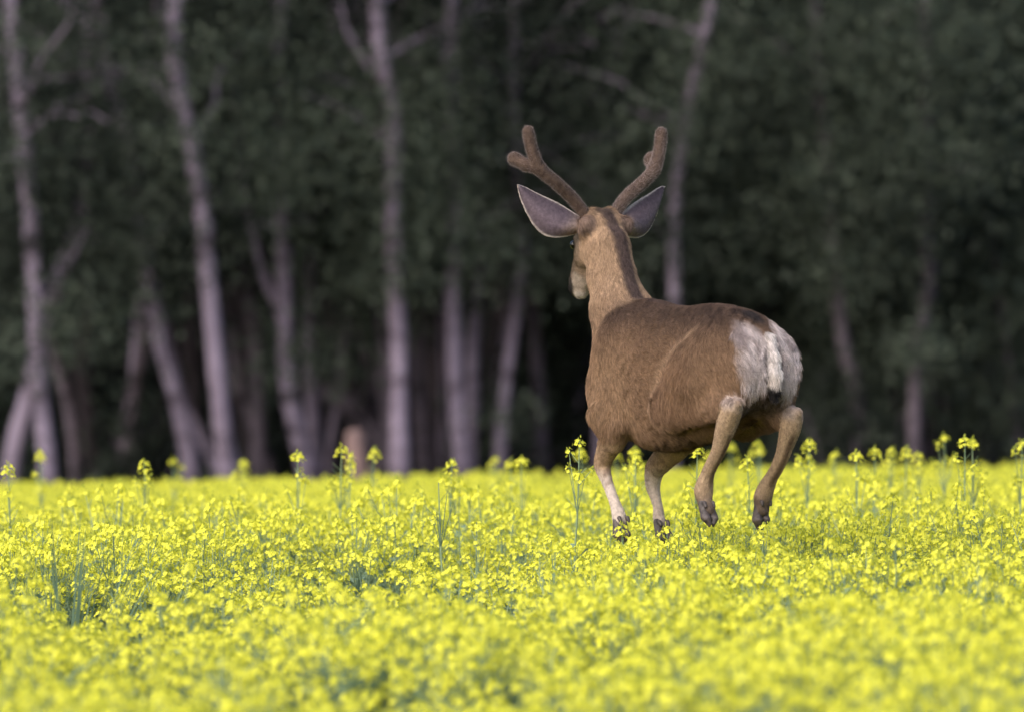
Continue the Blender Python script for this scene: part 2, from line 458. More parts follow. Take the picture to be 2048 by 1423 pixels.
st = empty("tree_stump", (-1.0, 78, float(ground_z(-1.0))))
zz = np.array([-0.05, 0.05, 0.2, 0.45, 0.62, 0.7, 0.745, 0.755]); rr = np.array([0.12, 0.09, 0.075, 0.07, 0.068, 0.064, 0.05, 0.01])
V, F = tube(np.stack([0.02 * np.sin(zz * 5), 0 * zz, zz], -1), rr, 12, wob=0.06, rng=rng)
obj("stump_body", mesh_np("stump_body", V, F, [M["bark_red"]]), st)
V, F = tube(spline([(0.05, -0.03, 0.35), (0.1, -0.06, 0.42), (0.12, -0.08, 0.52)], 5), np.linspace(0.025, 0.01, 5), 6)
obj("branch_stub", mesh_np("branch_stub", V, F, [M["bark_red"]]), st)
tag(st, "pinkish weathered stump standing at the field's edge", "stump")


# leafy shrubs of the green thicket behind the deer's rump
def make_shrub(label, x, Y, h, w, n, seed, bright):
    rng = np.random.default_rng(seed)
    gz = float(ground_z(x))
    root = empty("willow_shrub", (x, Y, gz))
    for k in range(5):
        a = rng.uniform(0, 6.28); t = np.linspace(0, 1, 7)[:, None]
        B = np.array([0.08 * math.cos(a), 0.08 * math.sin(a), -0.05]) + t * np.array([math.cos(a) * w * 0.5, math.sin(a) * w * 0.4, h * rng.uniform(0.6, 0.95)]) + np.array([math.cos(a), math.sin(a), 0]) * 0.12 * t ** 2
        V, F = tube(B, np.linspace(0.03, 0.006, 7), 6)
        obj("stem", mesh_np("stem", V, F, [M["bark_dim"]]), root)
    nc = n // 40
    z = h * rng.uniform(0.1, 1.0, nc)
    rr = w * np.sqrt(rng.random(nc)) * np.interp(z / h, [0, 0.3, 0.7, 1], [0.75, 1, 0.8, 0.25])
    a = rng.uniform(0, 6.283, nc)
    cc = np.stack([rr * np.cos(a), rr * np.sin(a), z], -1)
    ct = np.clip(rng.normal(bright, 0.25, nc), 0, 1)
    idx = np.repeat(np.arange(nc), 40)
    C = cc[idx] + rng.normal(size=(len(idx), 3)) * np.array([0.11, 0.11, 0.2])
    C[:, 2] = np.maximum(C[:, 2], 0.05)
    tint = np.clip(ct[idx] + rng.normal(0, 0.12, len(idx)), 0, 1)
    obj("foliage", foliage_mesh("foliage", C, tint, rng.uniform(0.07, 0.11, len(C)), rng.uniform(0.025, 0.04, len(C)), M["leaf"], rng, 1.2), root)
    tag(root, label, "shrub", "leafy shrubs of the thicket")


SHRUBS = [
    ("tall broad willow shrub with light green leaves behind the deer's rump", 2.0, 82.0, 4.4, 0.75, 12000, 1, 0.85),
    ("narrow dark willow shrub directly behind the deer's back", 1.45, 83.0, 2.3, 0.5, 4500, 2, 0.35),
    ("tallest willow shrub of the thicket, grey-green and drooping", 2.75, 81.5, 5.2, 0.8, 13000, 3, 0.75),
    ("rounded willow shrub at the thicket's end beyond the tall canola heads", 3.5, 81.0, 3.6, 0.7, 9000, 4, 0.65),
    ("low green shrub at the foot of the paired straight trunks", -0.1, 80.8, 0.95, 0.28, 1200, 5, 0.45),
    ("low dark shrub filling the shade before the deer's chest", 0.33, 82.5, 1.7, 0.35, 3000, 6, 0.25),
    ("low dim shrub under the crooked trunk of the thicket", 2.2, 80.3, 0.95, 0.4, 1800, 7, 0.3),
    ("knee-high shrub in the gap beside the strongly leaning trunk", -2.5, 81.5, 0.8, 0.35, 1200, 8, 0.2),
]
for s in SHRUBS:
    make_shrub(*s)

# the depth of the wood behind: one uncountable mass of leaves, twigs and far trunks
rng = np.random.default_rng(21)
def mass(n_clump, per, xr, yr, zr, keep=None, spread=0.3):
    c = np.stack([rng.uniform(*xr, n_clump), rng.uniform(*yr, n_clump), zr[0] + (zr[1] - zr[0]) * rng.random(n_clump)], -1)
    if keep is not None:
        c = c[keep(c)]
    t = rng.uniform(0, 1, len(c))
    idx = np.repeat(np.arange(len(c)), per)
    C = c[idx] + rng.normal(size=(len(idx), 3)) * np.array([spread, spread, spread * 1.3])
    C[:, 2] = np.maximum(C[:, 2], 0.05)
    return C, np.clip(t[idx] * 0.75 + 0.25 * rng.random(len(idx)), 0, 1)


def hollow(c):      # the trunk room under the canopy stays open at the wood's edge
    room = (c[:, 2] < 2.3 + 0.5 * vnoise(c[:, 0], c[:, 1], 9, 1.3)) & (c[:, 0] < 1.3) & (c[:, 1] < 100)
    return ~room


parts = [mass(5200, 40, (-9, 9), (86.5, 112), (0.1, 11), hollow),
         mass(1500, 40, (-22, 22), (84, 114), (0.1, 11), lambda c: (np.abs(c[:, 0]) > 8)),
         mass(900, 40, (-9, 9), (83, 90), (3.2, 11), None)]
C = np.vstack([p[0] for p in parts]); tint = np.concatenate([p[1] for p in parts])
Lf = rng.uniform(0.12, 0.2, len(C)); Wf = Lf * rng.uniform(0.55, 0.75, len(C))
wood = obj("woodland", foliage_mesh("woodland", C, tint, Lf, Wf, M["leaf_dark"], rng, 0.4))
tag(wood, "dark leafy mass of the wood behind the front row of trunks", "woodland", kind="stuff")
tr = []
for k in range(46):
    x = rng.uniform(-8, 8); y = rng.uniform(87, 108); hgt = rng.uniform(7, 11)
    zz = np.linspace(-0.1, hgt, 9)
    tr.append(tube(np.stack([x + np.cumsum(rng.normal(size=9) * 0.08), y + 0 * zz, zz + ground_z(x)], -1), np.linspace(rng.uniform(0.06, 0.11), 0.02, 9), 7))
V, F = join(tr)
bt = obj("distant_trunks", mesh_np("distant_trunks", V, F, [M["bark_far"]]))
tag(bt, "shadowed far trunks deep inside the wood", "woodland", kind="stuff")


# ------------------------------------------------------------------ flowering canola
CAN_MATS = [M["petal"], M["bud"], M["stem"], M["cleaf"]]


class Plant:
    """collects quads with material slots"""
    def __init__(s):
        s.V, s.F, s.m, s.n = [], [], [], 0

    def add(s, V, F, m):
        s.V.append(np.asarray(V, float)); s.F.append(np.asarray(F) + s.n); s.m.append(np.full(len(F), m)); s.n += len(V)

    def mesh(s, name):
        return mesh_np(name, np.concatenate(s.V), np.concatenate(s.F), CAN_MATS, np.concatenate(s.m), smooth=False)


def stick(pl, a, b, ra, rb, m):
    V, F = tube([a, (np.asarray(a) + np.asarray(b)) / 2, b], [ra, (ra + rb) / 2, rb], 3)
    pl.add(V, F, m)


def raceme(pl, rng, top, axis, n, R, deep=0.9):
    """dome of four-petalled flowers round the tip of a stem, with buds on top"""
    top = np.asarray(top, float); axis = np.asarray(axis, float) / np.linalg.norm(axis)
    e1 = np.cross(axis, [0.3, 0.9, 0.1]); e1 /= np.linalg.norm(e1); e2 = np.cross(axis, e1)
    for k in range(n):
        f = (k + 0.5) / n
        a = k * 2.4 + rng.uniform(-0.3, 0.3)
        out = e1 * math.cos(a) + e2 * math.sin(a)
        rad = R * (0.35 + 0.65 * math.sqrt(f)) * rng.uniform(0.8, 1.15)
        c = top + out * rad + axis * (-deep * R * f * rng.uniform(0.7, 1.5))
        nrm = out * rng.uniform(0.5, 1.0) + axis * rng.uniform(0.35, 1.0) + rng.normal(size=3) * 0.25
        nrm /= np.linalg.norm(nrm)
        t1 = np.cross(nrm, rng.normal(size=3)); t1 /= np.linalg.norm(t1); t2 = np.cross(nrm, t1)
        ln, wd = rng.uniform(0.0068, 0.0092), rng.uniform(0.007, 0.009)
        vs_, fs_ = [], []
        for q in range(4):
            u = t1 * math.cos(q * math.pi / 2) + t2 * math.sin(q * math.pi / 2)
            v = np.cross(nrm, u)
            cup = 0.25
            o = len(vs_)
            vs_ += [c, c + u * ln * 0.65 + v * wd / 2 + nrm * ln * cup * 0.6, c + u * ln + nrm * ln * cup * 0.5, c + u * ln * 0.65 - v * wd / 2 + nrm * ln * cup * 0.6]
            fs_.append([o, o + 1, o + 2, o + 3])
        pl.add(vs_, fs_, 0)
    for k in range(5):
        c = top + axis * rng.uniform(0, 0.008) + rng.normal(size=3) * 0.005
        V, F = tube([c, c + axis * 0.003, c + axis * 0.008], [0.0015, 0.0028, 0.0006], 4)
        pl.add(V, F, 1)


def pods(pl, rng, a, b, n, ln):
    a = np.asarray(a, float); b = np.asarray(b, float); d = (b - a) / np.linalg.norm(b - a)
    for k in range(n):
        c = a + (b - a) * (k + rng.random()) / n
        o = rng.normal(size=3); o -= d * o.dot(d); o /= np.linalg.norm(o)
        e = c + (o * 0.8 + d * 0.7) * ln * rng.uniform(0.6, 1.1)
        stick(pl, c, e, 0.0011, 0.0009, 2)


def blade(pl, rng, a, d, ln, wd, m=3):
    d = np.asarray(d, float) / np.linalg.norm(d)
    w = np.cross(d, [0, 0, 1]); w /= np.linalg.norm(w) + 1e-6
    mid = np.asarray(a) + d * ln * 0.55
    tip = np.asarray(a) + d * ln + np.array([0, 0, -0.25 * ln])
    V = [a, mid + w * wd / 2, tip, mid - w * wd / 2]
    pl.add(V, [[0, 1, 2, 3]], m)


def canola_plant(rng, h, nbr=6, nflow=12):
    """whole plant in one mesh (for the field), height h"""
    pl = Plant()
    lean = rng.normal(size=2) * 0.03
    topm = np.array([lean[0], lean[1], h])
    stick(pl, (0, 0, 0), topm * [0.4, 0.4, 0.55], 0.0045, 0.0035, 2)
    stick(pl, topm * [0.4, 0.4, 0.55], topm, 0.0035, 0.0015, 2)
    raceme(pl, rng, topm, (lean[0], lean[1], 1), nflow + 4, 0.023)
    pods(pl, rng, topm * 0.7, topm * 0.93, 6, 0.04)
    for k in range(nbr):
        a = k * 2.4 + rng.uniform(-0.4, 0.4)
        zb = h * rng.uniform(0.4, 0.75)
        b = np.array([lean[0] * zb / h, lean[1] * zb / h, zb])
        ht = h * rng.uniform(0.72, 0.99)
        out = rng.uniform(0.05, 0.14)
        e = np.array([math.cos(a) * out, math.sin(a) * out, ht])
        mid = (b + e) / 2 + np.array([math.cos(a), math.sin(a), -0.3]) * 0.02
        stick(pl, b, mid, 0.0025, 0.002, 2); stick(pl, mid, e, 0.002, 0.0012, 2)
        raceme(pl, rng, e, (math.cos(a) * 0.3, math.sin(a) * 0.3, 1), rng.integers(nflow - 5, nflow + 3), rng.uniform(0.014, 0.024))
        pods(pl, rng, mid, b * 0.1 + e * 0.9, 4, 0.035)
    for k in range(9):
        a = rng.uniform(0, 6.28); zb = h * rng.uniform(0.1, 0.72)
        blade(pl, rng, np.array([0, 0, zb]), (math.cos(a), math.sin(a), rng.uniform(0.2, 1.0)), rng.uniform(0.07, 0.15), rng.uniform(0.02, 0.045))
    return pl


rng = np.random.default_rng(77)
variants = bpy.data.collections.new("canola_variants")      # sources of the field's instances; not linked to the scene
NVAR = 16
for k in range(NVAR):
    me = canola_plant(rng, 0.55, rng.integers(7, 12), 13).mesh("canola_source")
    variants.objects.link(bpy.data.objects.new("canola_source", me))

# where the plants stand: dense across the view and to both sides, thinner farther out
FOOT = np.array([(0.368, 42.23), (0.545, 42.30), (0.70, 41.78), (0.86, 41.9)])      # clear of the deer's hooves
def scatter(density, ys, xhalf0, k, inner=None):
    n = int(density * (ys[1] - ys[0]) * 2 * (xhalf0 + k * ys[1]))
    y = rng.uniform(*ys, n); x = rng.uniform(-1, 1, n) * (xhalf0 + k * ys[1])
    keep = np.abs(x) < xhalf0 + k * y
    if inner is not None:
        keep &= np.abs(x) > inner + k * y
    return x[keep], y[keep]


x1, y1 = scatter(40, (13, 66), 1.6, 0.042)
x2, y2 = scatter(9, (13, 66), 9.0, 0.042, 1.6)
px_, py_ = np.concatenate([x1, x2]), np.concatenate([y1, y2])
gap = 0.9 * vnoise(px_, py_ * 0.6, 31, 0.32) + 0.8 * vnoise(px_, py_ * 0.7, 32, 1.1)
keep = rng.random(len(px_)) < np.clip(1.1 - 1.5 * np.maximum(gap - 0.1, 0), 0.15, 1)
tuft = np.hypot((px_ + 1.40) / 0.17, (py_ - 39.5) / 1.0) < 1           # room for the grass tuft
keep &= ~tuft
px_, py_, gap = px_[keep], py_[keep], gap[keep]
hs = 0.98 - np.where(py_ < 37, 0.42, 0.33) * np.maximum(gap, -0.25) + 0.08 * rng.normal(size=len(px_)) + 0.05 * vnoise(px_, py_, 33, 3.0)
hs += np.where(rng.random(len(px_)) < 0.03, rng.uniform(0.1, 0.3, len(px_)), 0) * (py_ > 38)
near_feet = np.min(np.hypot(px_[:, None] - FOOT[:, 0], py_[:, None] - FOOT[:, 1]), axis=1)
front = (px_ > 0.2) & (px_ < 1.1) & (py_ > 40.2) & (py_ < 42.6)
hs = np.where(front, np.clip(hs, 0.8, 1.0), hs)
hs = np.where((px_ > 0.25) & (px_ < 0.66) & (py_ > 41.2) & (py_ < 42.15), np.clip(hs, 1.08, 1.2), hs)
hs = np.where((np.abs(px_ + 1.37) < 0.16) & (py_ > 36.6) & (py_ < 39.5), np.minimum(hs, 0.86), hs)
far = sm(46, 53, py_)
hs = hs * (1 + 0.01 * far)
hs = np.minimum(hs, 1.38 - 0.36 * far)
hs = np.clip(hs, 0.45, 1.38)
n = len(px_)
me = bpy.data.meshes.new("canola_field")
me.vertices.add(n)
me.vertices.foreach_set("co", np.stack([px_, py_, ground_z(px_, py_) - 0.01], -1).astype(np.float32).ravel())
def attr(name, typ, key, arr):
    a = me.attributes.new(name, typ, 'POINT'); a.data.foreach_set(key, arr.ravel())
attr("rot", 'FLOAT_VECTOR', "vector", np.stack([rng.normal(size=n) * 0.07, rng.normal(size=n) * 0.07, rng.uniform(0, 6.283, n)], -1).astype(np.float32))
wsc = rng.uniform(0.85, 1.2, n)
attr("scl", 'FLOAT_VECTOR', "vector", np.stack([wsc, wsc, hs], -1).astype(np.float32))
attr("pick", 'INT', "value", rng.integers(0, NVAR, n).astype(np.int32))
field = obj("canola_field", me)
tag(field, "yellow flowering canola crop covering the whole field", "canola crop", kind="stuff")
ng = bpy.data.node_groups.new("canola_scatter", 'GeometryNodeTree')
ng.interface.new_socket("Geometry", in_out='INPUT', socket_type='NodeSocketGeometry')
ng.interface.new_socket("Geometry", in_out='OUTPUT', socket_type='NodeSocketGeometry')
gi = ng.nodes.new("NodeGroupInput"); go = ng.nodes.new("NodeGroupOutput")
iop = ng.nodes.new("GeometryNodeInstanceOnPoints")
ci = ng.nodes.new("GeometryNodeCollectionInfo")
ci.inputs["Collection"].default_value = variants
ci.inputs["Separate Children"].default_value = True
ci.inputs["Reset Children"].default_value = True
iop.inputs["Pick Instance"].default_value = True
ng.links.new(gi.outputs[0], iop.inputs["Points"])
ng.links.new(ci.outputs[0], iop.inputs["Instance"])
for nm, typ, sock in (("rot", 'FLOAT_VECTOR', "Rotation"), ("scl", 'FLOAT_VECTOR', "Scale"), ("pick", 'INT', "Instance Index")):
    na = ng.nodes.new("GeometryNodeInputNamedAttribute")
    na.data_type = typ; na.inputs["Name"].default_value = nm
    ng.links.new(na.outputs["Attribute"], iop.inputs[sock])
ng.links.new(iop.outputs[0], go.inputs[0])
md = field.modifiers.new("scatter", 'NODES'); md.node_group = ng


# single plants that stand clear above the crop
def tall_source(rng, h, nside, loose):
    """mesh data of one tall plant: stem, leaves and each flower head"""
    st = Plant(); heads = []
    lean = rng.normal(size=2) * 0.02
    top = np.array([lean[0], lean[1], h])
    P = spline([(0, 0, -0.02), (lean[0] * 0.1, 0.01, h * 0.4), (lean[0] * 0.6, lean[1] * 0.8, h * 0.75), top], 9)
    V, F = tube(P, np.linspace(0.005, 0.0018, 9), 5); st.add(V, F, 2)
    pods(st, rng, P[5], P[7], 8, 0.045)
    def head(at, n, R, ax):
        h_ = Plant(); raceme(h_, rng, (0, 0, 0), ax, n, R, rng.uniform(0.7, 1.5)); heads.append((h_.mesh("flower_head"), tuple(at)))
    head(top, 26 if not loose else 14, 0.029 if not loose else 0.022, (lean[0], lean[1], 1))
    for k in range(nside):
        a = k * 2.4 + rng.uniform(-0.5, 0.5)
        zb = h * rng.uniform(0.62, 0.84); i = np.argmin(np.abs(P[:, 2] - zb)); b = P[i]
        out = rng.uniform(0.02, 0.055)
        e = np.array([b[0] + math.cos(a) * out, b[1] + math.sin(a) * out, h * rng.uniform(0.80, 0.97)])
        stick(st, b, e, 0.0022, 0.0012, 2)
        head(e, int(rng.integers(6, 13)), rng.uniform(0.014, 0.022), (math.cos(a) * 0.4, math.sin(a) * 0.4, 1))
    for k in range(6):
        a = rng.uniform(0, 6.28); zb = h * rng.uniform(0.2, 0.7)
        blade(st, rng, np.array([0, 0, zb]), (math.cos(a), math.sin(a), 0.7), rng.uniform(0.07, 0.13), rng.uniform(0.015, 0.03))
    return st.mesh("plant_stem"), heads


TALL_H = 0.8
tall_src = [tall_source(rng, TALL_H, ns, lo) for ns, lo in ((3, False), (5, False), (6, True), (3, False), (6, False), (4, True))]
G2 = "tall canola plants standing above the crop"
DEF = "canola head in the row standing before the crooked and bowed trunks of the thicket"
TALL = [(-1.99, 52, 0.81), (-1.42, 47, 0.81), (-1.54, 56, 0.73), (-0.81, 46, 0.84), (-0.67, 47, 0.85), (-0.65, 48, 0.81), (-0.59, 50, 0.81, "tall canola plant whose head stands before the pinkish stump"),
        (-0.24, 46, 0.8), (-0.09, 57, 0.7), (0.04, 48, 0.78), (0.01, 50, 0.75), (0.22, 43, 0.91, "tallest, loose-headed canola plant beside the deer's raised left foreleg"),
        (0.31, 49, 0.8), (0.5, 48, 0.81, "tall canola plant seen between the deer's two forelegs"), (0.44, 45, 0.81), (1.01, 56, 0.75), (0.65, 44, 0.86, "thin tall canola plant under the deer's belly"), (1.07, 52, 0.79), (0.89, 45, 0.8, "tall canola plant seen between the deer's two hind legs"),
        (1.13, 47, 0.84, "broad-headed tall canola plant just behind the deer's right hind leg"), (1.37, 52, 0.74), (1.3, 46, 0.8), (1.42, 48, 0.79), (1.55, 50, 0.77), (1.58, 49, 0.78), (1.67, 50, 0.75), (1.77, 50, 0.82),
        (1.67, 45, 0.86), (1.76, 46, 0.84), (1.91, 46, 0.83), (-1.85, 45, 0.83), (-1.23, 55, 0.73), (-0.24, 42.5, 0.78, "bare dark canola stem with almost no petals rising from the crop"), (-0.12, 41, 0.68), (0.46, 52, 0.76), (0.88, 54, 0.73),
        (0.378, 41.85, 0.635, "canola head partly covering the deer's left front hoof"), (0.41, 41.7, 0.60, "low canola head just below the deer's left front hoof"),
        (0.53, 42.12, 0.62, "canola head partly covering the deer's right front hoof"), (0.575, 42.0, 0.60, "canola head touching the rear of the deer's right front hoof"), (0.50, 41.9, 0.575, "low canola head between the deer's two front hooves"),
        (0.85, 41.55, 0.635, "small canola head crossing the deer's right hind hoof")]
TALL_LABELS = {
    0: "canola head before the foot of the upright pale tree",
    1: "small ragged canola head before the dark gap in the wood",
    2: "small blurred canola head before the leaning lilac trunk",
    3: "full round canola head before the foot of the forked pale tree",
    4: "tall full canola head just beside the pinkish stump, higher than its neighbour",
    5: "lower canola head touching the tall full one beside the stump",
    7: "round canola head before the pair of straight trunks",
    8: "low blurred canola head before the slim crooked trunk",
    9: "canola head before the dark slim trunk by the deer's chest",
    10: "small canola head leaning on the one before the dark slim trunk",
    12: "blurred canola head half hidden behind the deer's left foreleg",
    14: "canola head just beside the deer's left forearm, between the forelegs",
    15: "blurred canola head behind the deer's left hind shank",
    17: "blurred canola head beside the deer's right hind shank, behind the sharper one",
    20: "lone blurred canola head before the low dim shrub",
    27: "tallest loose canola head before the thicket's far end",
    28: "canola head touching the tallest one before the thicket's far end",
    29: "canola head before the dim trunk at the thicket's far end",
    30: "sharp canola head before the slim grey leaning tree",
    31: "low blurred canola head before the brightest pale trunk",
    33: "low canola stalk standing in the crop away from the deer",
    34: "blurred canola head far behind the deer's left foreleg",
    35: "blurred canola head under the rear of the deer's belly",
}
for i, t in enumerate(TALL):
    x, Y, h = t[:3]
    stem_me, heads = tall_src[i % len(tall_src)]
    loose_i = 2
    if i == 11: stem_me, heads = tall_src[loose_i]
    root = empty("canola_plant", (x, Y, float(ground_z(x, Y))), random.uniform(0, 6.28))
    s = h / TALL_H
    root.scale = (1.0, 1.0, s)
    obj("stem", stem_me, root)
    for hm, at in (heads if not (len(t) > 3 and "bare dark" in t[3]) else heads[1:2]):
        ho = obj("flower_head", hm, root, at)
        ho.scale = (1.0, 1.0, 1.0 / s)
    tag(root, t[3] if len(t) > 3 else TALL_LABELS.get(i, DEF), "canola plant", G2)

# tuft of coarse grass growing in the crop
gt = empty("grass_tuft", (-1.42, 39.6, float(ground_z(-1.42, 39.6))))
rng = np.random.default_rng(3)
for k in range(64):
    a = rng.uniform(0, 6.28); o = rng.uniform(0, 0.12)
    L = rng.uniform(0.42, 0.80); bend = rng.uniform(0.03, 0.34)
    t = np.linspace(0, 1, 6)
    dx, dy = math.cos(a), math.sin(a)
    P = np.stack([dx * (o + bend * t ** 1.6) + 0.07 * t * t, dy * (o + bend * t ** 1.6), L * t], -1)
    w = np.array([-dy, dx, 0.0])
    wd = 0.0042 * (1 - t ** 2)[:, None] + 0.0006
    V = np.concatenate([P - w * wd, P + w * wd])
    F = np.array([[i, i + 1, i + 7, i + 6] for i in range(5)])
    obj("grass_blade", mesh_np("grass_blade", V, F, [M["grass"]]), gt)
tag(gt, "blue-green tuft of coarse spiky grass in a gap of the crop", "grass tuft")


# ------------------------------------------------------------------ the deer
# local frame: +x forward, +y to the deer's left, z up; signed-distance body meshed with surface nets
class Field:
    def __init__(s, lo, hi, h):
        s.lo = np.array(lo, float); s.h = h
        s.n = np.ceil((np.array(hi) - s.lo) / h).astype(int) + 1
        s.D = np.full(s.n, 0.2, np.float32)

    def region(s, lo, hi):
        a = np.clip(np.floor((np.array(lo) - s.lo) / s.h).astype(int), 0, s.n - 1)
        b = np.clip(np.ceil((np.array(hi) - s.lo) / s.h).astype(int) + 1, 1, s.n)
        sl = tuple(slice(a[i], b[i]) for i in range(3))
        ax = [s.lo[i] + s.h * np.arange(a[i], b[i]) for i in range(3)]
        return sl, np.meshgrid(*ax, indexing='ij')

    def blend(s, sl, d, k):
        D = s.D[sl]
        if k <= 0:
            s.D[sl] = np.minimum(D, d)
        else:
            hh = np.clip(0.5 + 0.5 * (D - d) / k, 0, 1)
            s.D[sl] = D * (1 - hh) + d * hh - k * hh * (1 - hh)

    def cone(s, a, b, ra, rb, k=0.02, sy=1.0):
        """round cone, squeezed by sy along y"""
        a = np.array(a, float); b = np.array(b, float); m = max(ra, rb) + k + 0.03
        sl, (X, Y, Z) = s.region(np.minimum(a, b) - m, np.maximum(a, b) + m)
        d = b - a
        px, py, pz = X - a[0], (Y - a[1]) / sy, Z - a[2]
        dd = np.array([d[0], d[1] / sy, d[2]])
        t = np.clip((px * dd[0] + py * dd[1] + pz * dd[2]) / (dd @ dd + 1e-12), 0, 1)
        q = np.sqrt((px - t * dd[0]) ** 2 + (py - t * dd[1]) ** 2 + (pz - t * dd[2]) ** 2)
        s.blend(sl, (q - (ra + (rb - ra) * t)) * min(1, sy if sy < 1 else 1), k)

    def ell(s, c, r, k=0.02, cut=False, rot=None):
        c = np.array(c, float); r = np.array(r, float); m = r.max() + k + 0.03
        sl, (X, Y, Z) = s.region(c - m, c + m)
        p = [X - c[0], Y - c[1], Z - c[2]]
        if rot is not None:                       # pitch about y: local axes u (in xz), w
            cu, su = math.cos(rot), math.sin(rot)
            p = [p[0] * cu + p[2] * su, p[1], -p[0] * su + p[2] * cu]
        k0 = np.sqrt((p[0] / r[0]) ** 2 + (p[1] / r[1]) ** 2 + (p[2] / r[2]) ** 2)
        k1 = np.sqrt((p[0] / r[0] ** 2) ** 2 + (p[1] / r[1] ** 2) ** 2 + (p[2] / r[2] ** 2) ** 2)
        d = k0 * (k0 - 1) / (k1 + 1e-6)
        if cut:
            D = s.D[sl]; nd = -d
            hh = np.clip(0.5 - 0.5 * (D - nd) / k, 0, 1)
            s.D[sl] = D * (1 - hh) + nd * hh + k * hh * (1 - hh)
        else:
            s.blend(sl, d, k)

    def chain(s, pts, k=0.012, sy=1.0):
        for p, q in zip(pts[:-1], pts[1:]):
            s.cone(p[:3], q[:3], p[3], q[3], k, sy)

    def mesh(s):
        D = s.D; ins = D < 0
        c = np.zeros(np.array(D.shape) - 1, np.int8)
        for i in (0, 1):
            for j in (0, 1):
                for k in (0, 1):
                    c += ins[i:D.shape[0] - 1 + i, j:D.shape[1] - 1 + j, k:D.shape[2] - 1 + k]
        act = np.argwhere((c > 0) & (c < 8))
        idx = np.full(c.shape, -1, np.int32); idx[tuple(act.T)] = np.arange(len(act))
        acc = np.zeros((len(act), 3)); cnt = np.zeros(len(act))
        cor = [(i, j, k) for i in (0, 1) for j in (0, 1) for k in (0, 1)]
        for a in cor:
            for b in cor:
                if sum(b) - sum(a) == 1 and all(y >= x for x, y in zip(a, b)):
                    da = D[tuple((act + a).T)]; db = D[tuple((act + b).T)]
                    cr = (da < 0) != (db < 0)
                    t = np.where(cr, da / np.where(cr, da - db, 1), 0)
                    p = np.array(a) + t[:, None] * (np.array(b) - np.array(a))
                    acc[cr] += p[cr]; cnt[cr] += 1
        V = s.lo + s.h * (act + acc / cnt[:, None])
        Fs = []
        for ax in range(3):
            u, w = (ax + 1) % 3, (ax + 2) % 3
            s0 = [slice(1, -1)] * 3; s0[ax] = slice(0, -1)
            s1 = list(s0); s1[ax] = slice(1, None)
            s0_, s1_ = ins[tuple(s0)], ins[tuple(s1)]
            e = np.argwhere(s0_ != s1_)
            fl = s0_[tuple(e.T)]
            off = np.ones(3, int); off[ax] = 0
            e = e + off
            q = []
            for du, dw in ((-1, -1), (0, -1), (0, 0), (-1, 0)):
                t = e.copy(); t[:, u] += du; t[:, w] += dw
                q.append(idx[tuple(t.T)])
            q = np.stack(q, -1)
            q[~fl] = q[~fl][:, ::-1]
            Fs.append(q)
        return V, np.concatenate(Fs)


HL = [(-0.022, 0.13, 1.022, 0.035), (0.010, 0.13, 0.978, 0.037), (0.036, 0.13, 0.930, 0.031), (0.067, 0.13, 0.877, 0.0245), (0.105, 0.13, 0.832, 0.022), (0.135, 0.13, 0.795, 0.023), (0.157, 0.13, 0.742, 0.032), (0.150, 0.13, 0.705, 0.025), (0.135, 0.13, 0.672, 0.026)]
HR = [(-0.034, -0.11, 0.990, 0.035), (-0.018, -0.11, 0.952, 0.036), (0.004, -0.11, 0.909, 0.030), (0.027, -0.11, 0.865, 0.025), (0.060, -0.11, 0.822, 0.0225), (0.097, -0.11, 0.785, 0.022), (0.130, -0.11, 0.748, 0.028), (0.149, -0.11, 0.716, 0.031), (0.156, -0.11, 0.690, 0.025), (0.158, -0.11, 0.675, 0.026)]
FL = [(0.735, 0.135, 1.00, 0.075), (0.709, 0.135, 0.95, 0.058), (0.727, 0.13, 0.906, 0.045), (0.759, 0.13, 0.873, 0.037), (0.784, 0.13, 0.835, 0.031), (0.784, 0.13, 0.809, 0.026), (0.762, 0.13, 0.772, 0.020), (0.734, 0.13, 0.729, 0.0175), (0.705, 0.13, 0.686, 0.0185), (0.683, 0.13, 0.645, 0.024), (0.676, 0.13, 0.615, 0.021)]
FR = [(0.66, -0.12, 0.93, 0.06), (0.693, -0.11, 0.883, 0.050), (0.737, -0.11, 0.86, 0.045), (0.781, -0.11, 0.833, 0.041), (0.819, -0.11, 0.807, 0.035), (0.831, -0.11, 0.77, 0.028), (0.831, -0.11, 0.744, 0.024), (0.816, -0.11, 0.71, 0.018), (0.8, -0.11, 0.675, 0.0165), (0.794, -0.11, 0.638, 0.02), (0.780, -0.11, 0.607, 0.02)]

B = Field((-0.2, -0.30, 0.56), (1.24, 0.30, 1.76), 0.0055)
# trunk as one loft: x, top, bottom, half width
prof = np.array([(-0.075, 1.20, 1.12, 0.03), (-0.05, 1.255, 1.08, 0.085), (0.0, 1.307, 1.03, 0.128), (0.08, 1.348, 0.985, 0.155), (0.18, 1.368, 0.945, 0.168), (0.30, 1.376, 0.912, 0.172),
                 (0.42, 1.368, 0.896, 0.186), (0.54, 1.372, 0.890, 0.182), (0.64, 1.388, 0.905, 0.172), (0.72, 1.392, 0.93, 0.158), (0.80, 1.345, 0.965, 0.14), (0.87, 1.29, 1.01, 0.11), (0.92, 1.24, 1.09, 0.072), (0.955, 1.20, 1.15, 0.03)])
sl, (X, Y, Z) = B.region((-0.12, -0.26, 0.82), (1.0, 0.26, 1.45))
xs = X[:, 0, 0]
pr = spline(prof, 300)
top = np.interp(xs, pr[:, 0], pr[:, 1])[:, None, None]; bot = np.interp(xs, pr[:, 0], pr[:, 2])[:, None, None]; hw = np.interp(xs, pr[:, 0], pr[:, 3])[:, None, None]
zc, hz = (top + bot) / 2, (top - bot) / 2
zr = (Z - zc) / hz
